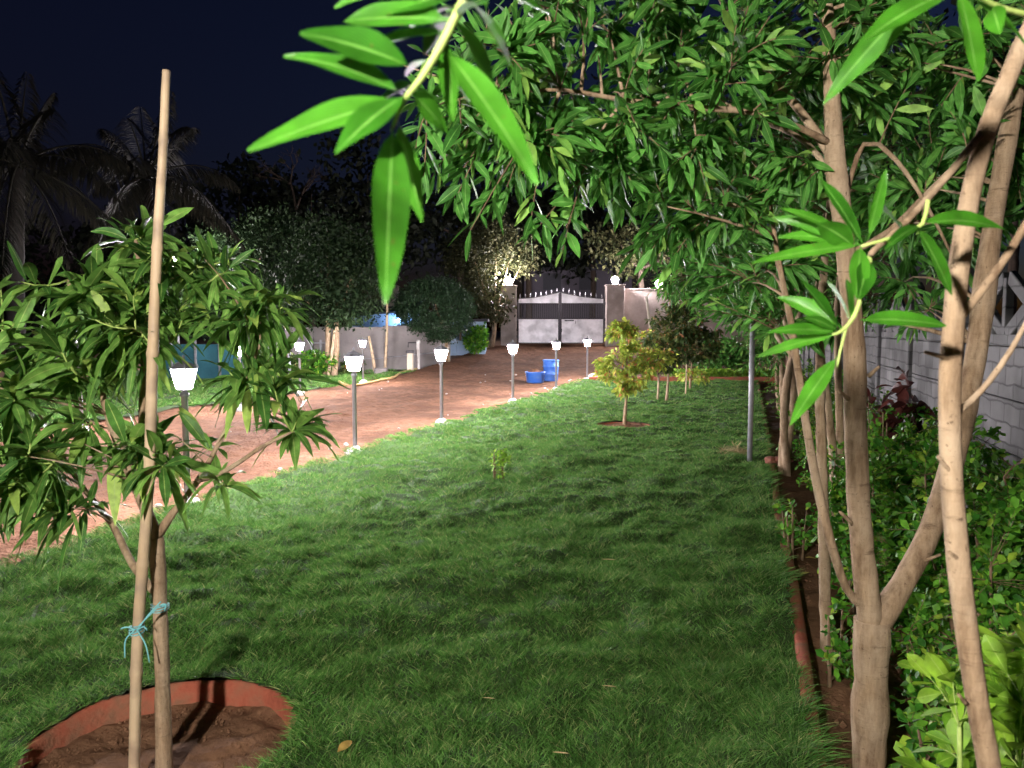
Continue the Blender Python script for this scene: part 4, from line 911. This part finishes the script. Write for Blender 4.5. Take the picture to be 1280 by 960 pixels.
spray('leafy_branch', [([at(580, 0, D), at(550, 60, D), at(525, 100, D), at(507, 122, D)], [.0034, .0030, .0024, .0018]), ([at(507, 122, D), at(494, 150, D), at(490, 165, D)], [.0018, .0014, .0010])],
      [((556, 40, D + .01), (446, 62, D + .06), 20, (0, -.4, 1)), ((562, 25, D), (425, 24, D + .04), 24, (.1, -.5, 1)), ((566, 24, D), (622, 118, D + .05), 20, (.3, -.6, .4)), ((540, 76, D + .01), (590, 120, D + .07), 18, (.2, -.5, .6)), ((574, 10, D), (530, 70, D + .08), 18, (-.2, -.6, .5)), ((518, 85, D), (366, 30, D - .02), 28, (.1, -.5, 1)), ((505, 118, D), (342, 46, D + .02), 21, (-.1, -.4, 1)), ((505, 122, D), (312, 190, D - .03), 27, (0, -.8, .8)), ((507, 118, D), (420, 182, D - .04), 26, (.2, -.7, .8)),
       ((491, 158, D), (482, 352, D - .05), 28, (.25, -1, .1)), ((497, 150, D), (526, 272, D + .02), 20, (-.5, -.8, .1)), ((512, 115, D), (560, 160, D + .02), 22, (.1, -.5, .8)), ((555, 60, D), (668, 216, D - .05), 25, (.35, -.7, .5)),
       ((560, 48, D), (566, 148, D + .03), 19, (-.5, -.7, .2)), ((545, 72, D), (505, 92, D + .04), 14, (0, -.4, 1)), ((520, 105, D + .01), (452, 138, D + .06), 17, (0, -.3, 1)), ((585, -8, D), (470, 10, D + .03), 26, (0, -.5, 1)), ((583, -4, D), (640, 75, D + .05), 20, (.2, -.6, .6)),
       ((590, -25, D), (410, -6, D + .05), 24, (0, -.6, 1)), ((575, 8, D), (508, 30, D + .08), 14, (0, -.4, 1)), ((592, -20, D), (690, 20, D + .05), 20, (.2, -.6, .9)), ((571, 20, D), (610, 0, D - .05), 16, (.2, -.6, .9))])
E = .90
spray('leafy_shoot', [([at(1088, 318, E), at(1082, 350, E), at(1068, 395, E), at(1050, 415, E), at(1040, 418, E)], [.0030, .0028, .0026, .0022, .0012]), ([at(1058, 408, E), at(1050, 440, E), at(1046, 460, E)], [.0018, .0014, .001])],
      [((1075, 400, E), (1186, 404, E + .02), 14, (0, -.6, 1)), ((1048, 416, E), (954, 408, E - .02), 9, (0, -.3, 1)), ((1046, 418, E), (945, 444, E), 8, (0, -.2, 1)), ((1047, 445, E), (990, 528, E - .03), 13, (-.5, -.8, .4)),
       ((1052, 410, E), (964, 355, E + .03), 12, (.1, -.6, .8)), ((1050, 412, E), (994, 343, E), 13, (.4, -.7, .5)), ((1047, 414, E), (1000, 386, E - .02), 7, (0, -.5, .9)), ((1062, 400, E), (1030, 340, E + .05), 11, (.5, -.7, .3)),
       ((1086, 325, E), (1074, 368, E - .04), 14, (-.2, -1, .2)), ((1064, 400, E), (1058, 330, E + .04), 9, (.6, -.8, .1))])
spray('leafy_shoot', [([at(1160, 250, E), at(1153, 280, E), at(1130, 292, E), at(1105, 300, E), at(1076, 308, E)], [.0026, .0024, .0022, .002, .0014])],
      [((1150, 280, E), (1268, 268, E + .03), 14, (0, -.4, 1)), ((1148, 286, E), (1190, 362, E + .02), 15, (.3, -.9, .3)), ((1080, 306, E), (938, 330, E - .02), 9, (0, -.3, 1)), ((1074, 306, E), (964, 240, E), 8, (.2, -.6, .8)), ((1072, 306, E), (958, 258, E + .04), 10, (0, -.6, .8)),
       ((1078, 304, E), (1020, 212, E - .02), 11, (.8, -.7, .1)), ((1130, 290, E), (1082, 240, E + .05), 22, (.3, -.8, .5)), ((1076, 308, E), (1070, 366, E - .03), 15, (.1, -1, .1)), ((1150, 282, E), (1104, 305, E - .04), 9, (0, -.5, 1)), ((1068, 308, E), (1018, 272, E - .02), 16, (0, -.9, .5)), ((1085, 300, E), (1110, 195, E), 10, (.6, -.8, .1)), ((1060, 305, E + .02), (965, 282, E + .03), 10, (.1, -.4, .9))])
spray('leafy_branch', [([at(1290, 20, .8), at(1240, 5, .78), at(1190, -30, .75), at(1150, -60, .75)], [.003, .0026, .002, .0016])],
      [((1190, -10, .75), (1080, 38, .72), 20, (0, -.6, 1)), ((1175, -25, .75), (1030, 110, .78), 18, (.3, -.7, .6)), ((1200, -10, .78), (1222, 92, .75), 22, (.5, -.9, .1)), ((1210, -5, .78), (1290, 50, .8), 16, (0, -.5, 1)), ((1240, 8, .78), (1250, 40, .76), 14, (0, -.8, .5))])

# ------------------------------------------------------------------ shrubs of the right bed
def shrub(name, label, c, rad, h, n, leafd, mat, stems=9, group=None, ct='shrub', per=9, shellz=.5):
    root = thing(name, label, ct, c, group); limbs = []
    for k in range(stems):
        a = rng.random() * 6.28; q = V(*c) + V(.06 * math.cos(a), .06 * math.sin(a), -.05); tp = V(*c) + V(rad * .6 * math.cos(a), rad * .6 * math.sin(a), h * (.55 + .3 * rng.random()))
        limbs.append(([q, (q + tp) / 2 + V(0, 0, .06 * h), tp], [.011, .008, .004]))
    bl = [(V(*c) + V(0, 0, h * .52), V(rad, rad, h * .48), 1.0), (V(*c) + V(rad * .35, 0, h * .62), V(rad * .7, rad * .7, h * .4), .6), (V(*c) + V(-rad * .35, -.1 * rad, h * .35), V(rad * .7, rad * .7, h * .33), .6)]
    grow_tree(root, limbs, bl, 26, n, leafd, M['greentwig'] if name == 'lime_shrub' else M['twig'], mat, sec_r=.005, twig_r=.0016, per=per, maxd=.6, sides=5, wob=0, trunk_name='stems', crown_name='foliage')
    return root
small = dict(len=.042, asp=.29, droop=.05, grav=.05, open=75, span=.13, segs=3, fold=.25, shape='obov', roll=.5)
hb = [(.66, 4.55, .30, .92, 260, 'narrow small-leaved hedge shrub showing between the slim trunk and the forked trunk'), (.98, 2.55, .40, .72, 420, 'dense small-leaved hedge shrub at the bottom right corner, behind the near stem'), (.95, 3.35, .46, .92, 560, 'dense small-leaved hedge shrub between the two limbs of the forked trunk'),
      (1.25, 2.9, .40, .85, 420, 'small-leaved hedge shrub at the right edge of the photo below the block wall'), (.95, 4.4, .5, 1.0, 560, 'small-leaved hedge shrub directly behind the forked trunk'), (1.35, 3.8, .42, .98, 420, 'small-leaved hedge shrub against the wall behind the limb of the forked trunk'), (1.0, 5.6, .5, .95, 420, 'small-leaved hedge shrub below the maroon-leaved plant'),
      (.95, 7.0, .5, .85, 360, 'small-leaved hedge shrub behind the leaning thin stem'), (.95, 9.0, .6, .9, 320, 'small-leaved hedge shrub right of the bare pole'), (1.0, 12.0, .6, .9, 260, 'hedge shrub of the bed well beyond the bare pole'), (1.0, 15.5, .7, .9, 240, 'farthest hedge shrub of the right-hand bed')]
for s, t, r, h, n, lb in hb:
    X, Y = XY(s, t); shrub('hedge_shrub', lb, (X, Y, -.08), r * 1.12, h * 1.14, int(n * 1.25), small, M['hedge'], 9, 'small-leaved hedge shrubs', per=11)
for u, v, Yd, r, h, n, lb in ((1040, 760, 3.3, .13, .40, 26, 'sprig of small leaves at the foot of the slim trunk behind the red kerb'), (985, 660, 5.2, .16, .45, 26, 'low leafy sprig overhanging the lawn edge right of the bare pole'), (1165, 905, 2.5, .2, .3, 60, 'low sprawling sprig on the soil right of the thick trunk')):
    p = at(u, v, Yd); shrub('low_sprig', lb, (p[0] + .06, Yd, -.08), r, h, n, dict(small, len=.05), M['hedge'], 4, None, 'plant', per=8)
p = at(1255, 960, 1.5); shrub('lime_shrub', 'bright yellow-green shrub with larger leaves at the bottom right corner', (p[0] + .0, 1.52, -.08), .19, 1.04, 120, dict(small, len=.070, asp=.24, segs=6, open=60), M['lime'], 7, None, 'shrub', per=8)
p = at(1115, 500, 5.2); shrub('maroon_plant', 'dark maroon-leaved plant in front of the block wall above the hedge', (p[0], 5.2, -.08), .27, 1.32, 46, dict(small, len=.14, asp=.28, segs=5, open=70, droop=.3), M['redleaf'], 5, None, 'plant', per=7)
p = at(625, 598, 0 + 7.5); shrub('lawn_seedling', 'tiny leafy seedling growing in the middle of the lawn', (p[0], 7.55, .02), .10, .30, 20, dict(small, len=.055, asp=.25, segs=4), M['lime'], 4, None, 'seedling', per=6)

# ------------------------------------------------------------------ young trees on the lawn
def young(label, u, vb, Yd, blobs, r, nt, mat, ln=.12, group='young trees on the lawn'):
    p = at(u, vb, Yd); z = gz(p[0], Yd); root = thing('young_tree', label, 'tree', (p[0], Yd, z))
    bl = [B(*q) for q in blobs]; zc = min(b_[0][2] for b_ in bl); zt = max(b_[0][2] for b_ in bl)
    limbs = [([V(p[0], Yd, z - .05), V(p[0] + .02, Yd, z + .3), V(p[0] + .03, Yd, (zc + z) / 2 + .15), V(p[0] + .04, Yd, zt)], [r, r * .85, r * .7, r * .25])]
    grow_tree(root, limbs, bl, 26, nt, dict(len=ln, asp=.21, droop=.25, grav=.0, open=80, span=.14, segs=3, fold=.2, roll=.7), M['bark'], mat, sec_r=.008, twig_r=.003, per=11, maxd=.7, sides=8, wob=.2)
young('small tree with yellow and orange young leaves standing in the lawn ring', 780, 533, 11.8, [(785, 445, 11.8, .32, .35, .32), (757, 460, 11.7, .2, .25, .22), (822, 448, 11.8, .25, .3, .2), (775, 415, 11.8, .3, .3, .12), (785, 484, 11.6, .25, .25, .16), (800, 470, 11.6, .25, .25, .2), (780, 408, 11.8, .25, .25, .12)], .030, 215, M['mangoyoung'], .10)
young('taller dark-leaved young tree with reddish tips behind the bamboo stake', 833, 502, 16.0, [(845, 420, 16, .75, .7, .75), (855, 380, 16.2, .45, .5, .45), (820, 455, 15.8, .45, .5, .25), (880, 430, 16, .45, .5, .45), (848, 368, 16, .3, .3, .2)], .034, 420, M['mangodark'], .12)
young('thin young tree with sparse yellow leaves close behind the ringed tree', 862, 492, 19.0, [(800, 425, 19, .5, .5, .3), (830, 440, 19, .6, .5, .4), (870, 470, 18.8, .5, .5, .2)], .03, 130, M['mangoyoung'], .11)
for u, Yd, r, h, n, lb in ((880, 25, .9, 1.3, 200, 'low glossy shrub under the boundary wall, left of the lamp-lit pair'), (905, 24, .8, 1.15, 220, 'lamp-lit glossy shrub behind the end kerb of the lawn'), (935, 24.5, .9, 1.3, 220, 'glossy shrub behind the end kerb, next to the block wall'), (850, 27, .8, 1.1, 150, 'shrub in the shade behind the dark-leaved young tree')):
    p = at(u, 470, Yd); shrub('back_shrub', lb, (p[0], Yd, gz(p[0], Yd)), r, h, n, dict(small, len=.13, asp=.26, segs=2), M['conleaf'], 7, 'shrubs at the end of the lawn', per=10)
for u, Yd, r, h, n, lb in ((352, 22.0, .6, .75, 110, 'yellowish-leaved shrub left of the side-lawn lamp'), (392, 23.6, .7, .75, 140, 'broad-leaved shrub in front of the rail fence'), (596, 29.5, .5, 1.2, 110, 'dark narrow shrub left of the pale-leaved tree by the gate'), (440, 24.2, .4, .5, 60, 'low red-tinged shrub at the far lamp across the driveway')):
    p = at(u, 470, Yd); shrub('side_shrub', lb, (p[0], Yd, gz(p[0], Yd)), r, h, n, dict(small, len=.16, asp=.28, segs=2), M['mangodark'] if u in (352, 440) else M['hedge'], 6, None, per=9)
n = 2600; x = 4.6 + 3.2 * rng.random(n); y = 22.35 + .9 * rng.random(n)
v, f, u_ = leaves(np.stack([x, y, .05 + .22 * rng.random(n)], 1), rdir(n) + V(0, 0, .8), np.tile(V(0, 0, 1.), (n, 1)) + rng.normal(size=(n, 3)) * .5, .10, .024, 2)
tag(mesh_obj('ground_cover', v, f, M['lime'], None, True, u_), 'low yellow-green ground cover behind the end kerb', 'ground cover', kind='stuff')

# ------------------------------------------------------------------ background trees
def big_tree(name, label, u, vb, Yd, blobs, r, n, size, mat, clump=.28, lean=0.0, bark='darkbark', group=None, stems=1, per=45, shell=.55):
    p = at(u, vb, Yd); z = gz(p[0], Yd); root = thing(name, label, 'tree', (p[0], Yd, z), group); bl = [B(*q) for q in blobs]; mb = MB()
    big = max(bl, key=lambda q: q[1].prod())[0]; zc = min(q[0][2] for q in bl)
    for k in range(stems):
        x0 = p[0] + .25 * (k - (stems - 1) / 2); fork = V(x0 + lean, Yd, max(z + .8, zc - .2))
        P, R = dense([V(x0, Yd, z - .1), (V(x0, Yd, z) + fork) / 2 + V(.05, 0, 0), fork], [r * 1.2, r, r * .9], .25); mb.tube(P, R, 9, .2)
        for q in bl:
            if k and rng.random() < .5: continue
            P, R = dense([fork, (fork + q[0]) / 2 + V(0, 0, .1), q[0] + V(0, 0, q[1][2] * .4)], [r * .6, r * .4, r * .12], .25); mb.tube(P, R, 6, .2)
    mb.build('trunk', M[bark], root, True)
    leaf_cloud(root, bl, n, size, mat, clump, per, shell=shell)
    return root
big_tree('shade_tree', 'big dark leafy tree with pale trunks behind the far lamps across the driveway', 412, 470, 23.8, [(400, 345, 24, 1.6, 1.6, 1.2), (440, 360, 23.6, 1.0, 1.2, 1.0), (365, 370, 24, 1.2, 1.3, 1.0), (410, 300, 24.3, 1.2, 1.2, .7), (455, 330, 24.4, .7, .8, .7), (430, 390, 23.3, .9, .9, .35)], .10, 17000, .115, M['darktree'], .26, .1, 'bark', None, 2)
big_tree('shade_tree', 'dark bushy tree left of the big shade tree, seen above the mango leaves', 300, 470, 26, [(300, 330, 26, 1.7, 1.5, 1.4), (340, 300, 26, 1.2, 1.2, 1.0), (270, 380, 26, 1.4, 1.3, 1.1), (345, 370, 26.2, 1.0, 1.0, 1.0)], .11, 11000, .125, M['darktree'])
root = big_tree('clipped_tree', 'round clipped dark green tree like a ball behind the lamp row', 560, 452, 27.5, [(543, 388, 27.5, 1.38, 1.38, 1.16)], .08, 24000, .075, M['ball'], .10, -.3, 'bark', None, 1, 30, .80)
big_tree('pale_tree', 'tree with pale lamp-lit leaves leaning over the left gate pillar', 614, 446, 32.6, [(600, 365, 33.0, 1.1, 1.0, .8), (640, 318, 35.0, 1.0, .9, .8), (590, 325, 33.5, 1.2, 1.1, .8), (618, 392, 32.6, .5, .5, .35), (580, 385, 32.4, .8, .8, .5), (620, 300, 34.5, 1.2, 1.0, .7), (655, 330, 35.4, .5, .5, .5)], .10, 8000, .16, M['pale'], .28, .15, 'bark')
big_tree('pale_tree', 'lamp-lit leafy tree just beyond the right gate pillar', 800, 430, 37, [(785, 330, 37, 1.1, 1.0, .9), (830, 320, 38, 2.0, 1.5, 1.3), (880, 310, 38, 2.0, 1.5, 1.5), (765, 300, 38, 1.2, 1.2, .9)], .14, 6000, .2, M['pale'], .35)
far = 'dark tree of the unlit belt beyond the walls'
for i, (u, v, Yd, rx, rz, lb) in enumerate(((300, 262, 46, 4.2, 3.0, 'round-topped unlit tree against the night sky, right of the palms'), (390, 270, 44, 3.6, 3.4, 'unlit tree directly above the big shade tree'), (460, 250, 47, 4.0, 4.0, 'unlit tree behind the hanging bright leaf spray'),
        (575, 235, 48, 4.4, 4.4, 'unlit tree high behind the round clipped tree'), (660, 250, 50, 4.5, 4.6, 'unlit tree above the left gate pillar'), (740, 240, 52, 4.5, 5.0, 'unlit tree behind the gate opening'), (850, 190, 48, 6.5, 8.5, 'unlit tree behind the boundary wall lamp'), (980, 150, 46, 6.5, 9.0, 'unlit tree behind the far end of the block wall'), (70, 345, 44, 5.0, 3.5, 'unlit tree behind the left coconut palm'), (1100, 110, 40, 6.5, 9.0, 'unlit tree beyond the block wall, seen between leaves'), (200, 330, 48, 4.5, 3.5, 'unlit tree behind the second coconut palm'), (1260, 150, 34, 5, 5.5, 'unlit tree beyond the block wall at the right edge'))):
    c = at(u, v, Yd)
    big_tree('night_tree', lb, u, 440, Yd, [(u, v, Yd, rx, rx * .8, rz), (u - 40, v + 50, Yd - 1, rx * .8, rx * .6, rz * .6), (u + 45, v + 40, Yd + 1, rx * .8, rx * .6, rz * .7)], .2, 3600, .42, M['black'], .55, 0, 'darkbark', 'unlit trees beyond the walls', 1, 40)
# bare branched tree
p = at(372, 430, 42); root = thing('bare_tree', 'thin bare-branched tree top against the sky, left of the hanging leaf spray', 'tree', (p[0], 42, .8))
mb = MB(); tp = at(370, 262, 42)
def twigtree(a, d, L, r, k):
    b_ = a + d * L; P, R = dense([a, (a + b_) / 2 + rng.normal(size=3) * .04 * L, b_], [r, r * .8, r * .6], .4); mb.tube(P, R, 5)
    if k:
        for _ in range(3): twigtree(a + d * L * (.6 + .4 * rng.random()), nrm(d + rng.normal(size=3) * V(.6, .4, .4) + V(0, 0, .1)), L * .62, r * .55, k - 1)
twigtree(V(p[0], 42, .7), V(0, 0, 1.), tp[2] - .7, .12, 0); twigtree(tp, V(-.2, 0, 1), 1.6, .09, 4); twigtree(tp, V(.4, 0, .9), 1.4, .08, 4)
mb.build('trunk', M['darkbark'], root, True)

def palm(label, u, v, Yd, nf, L, seed, ub=None):
    r = np.random.default_rng(seed); c = at(u, v, Yd); bx = at(ub or u, 440, Yd)[0]
    root = thing('coconut_palm', label, 'palm', (bx, Yd, 0), 'coconut palms')
    P, R = dense([V(bx, Yd, -.1), V(bx + (c[0] - bx) * .4, Yd, c[2] * .5), c - V(0, 0, .1)], [.22, .16, .14], .25); R *= 1 + .06 * np.sin(np.arange(len(R)) * 2.2)
    mb = MB(); mb.tube(P, R, 12); mb.build('trunk', M['palmbark'], root, True)
    for k in range(nf):
        az = 2.399 * k + r.normal() * .15; el = math.radians(78 - 100 * (k / nf) + r.normal() * 6); d = V(math.cos(az) * math.cos(el), math.sin(az) * math.cos(el), math.sin(el)); l = L * (.85 + .3 * r.random())
        t = np.linspace(0, 1, 26)[:, None]; Q = c + d * l * t * (1 - .12 * t) + V(0, 0, -1) * l * (.50 + .12 * r.random()) * t ** 2.1 * max(.25, math.cos(el))
        mb = MB(); mb.tube(Q[::3], np.linspace(.035, .008, len(Q[::3])), 5)
        T = nrm(np.gradient(Q, axis=0)); side = nrm(np.cross(T, V(0, 0, 1) + .01)); ii = np.linspace(2.5, 25, 46); i0 = np.minimum(ii.astype(int), 24); fr_ = (ii - i0)[:, None]
        B0 = Q[i0] * (1 - fr_) + Q[i0 + 1] * fr_; tt = ii / 25
        ln = .62 * np.sin(PI * np.clip(.18 + .8 * tt, 0, 1)) ** .7 + .08
        vs = []; fs = []
        for sg in (1, -1):
            DD = nrm(side[i0] * sg + T[i0] * .7 + V(0, 0, -.55) + r.normal(size=(46, 3)) * .1)
            v, f, u_ = leaves(B0, DD, np.tile(V(0, 0, 1.), (46, 1)), ln, .024, 2, .45, .1); fs.append(f + len(mb.v) + sum(len(q) for q in vs)); vs.append(v)
        nv = len(mb.v); V_ = np.vstack([np.array(mb.v)] + vs); mb.v = [tuple(q) for q in V_]
        mb.f += [tuple(q) for q in np.vstack(fs)]
        mb.build('frond', M['palm'], root, True)
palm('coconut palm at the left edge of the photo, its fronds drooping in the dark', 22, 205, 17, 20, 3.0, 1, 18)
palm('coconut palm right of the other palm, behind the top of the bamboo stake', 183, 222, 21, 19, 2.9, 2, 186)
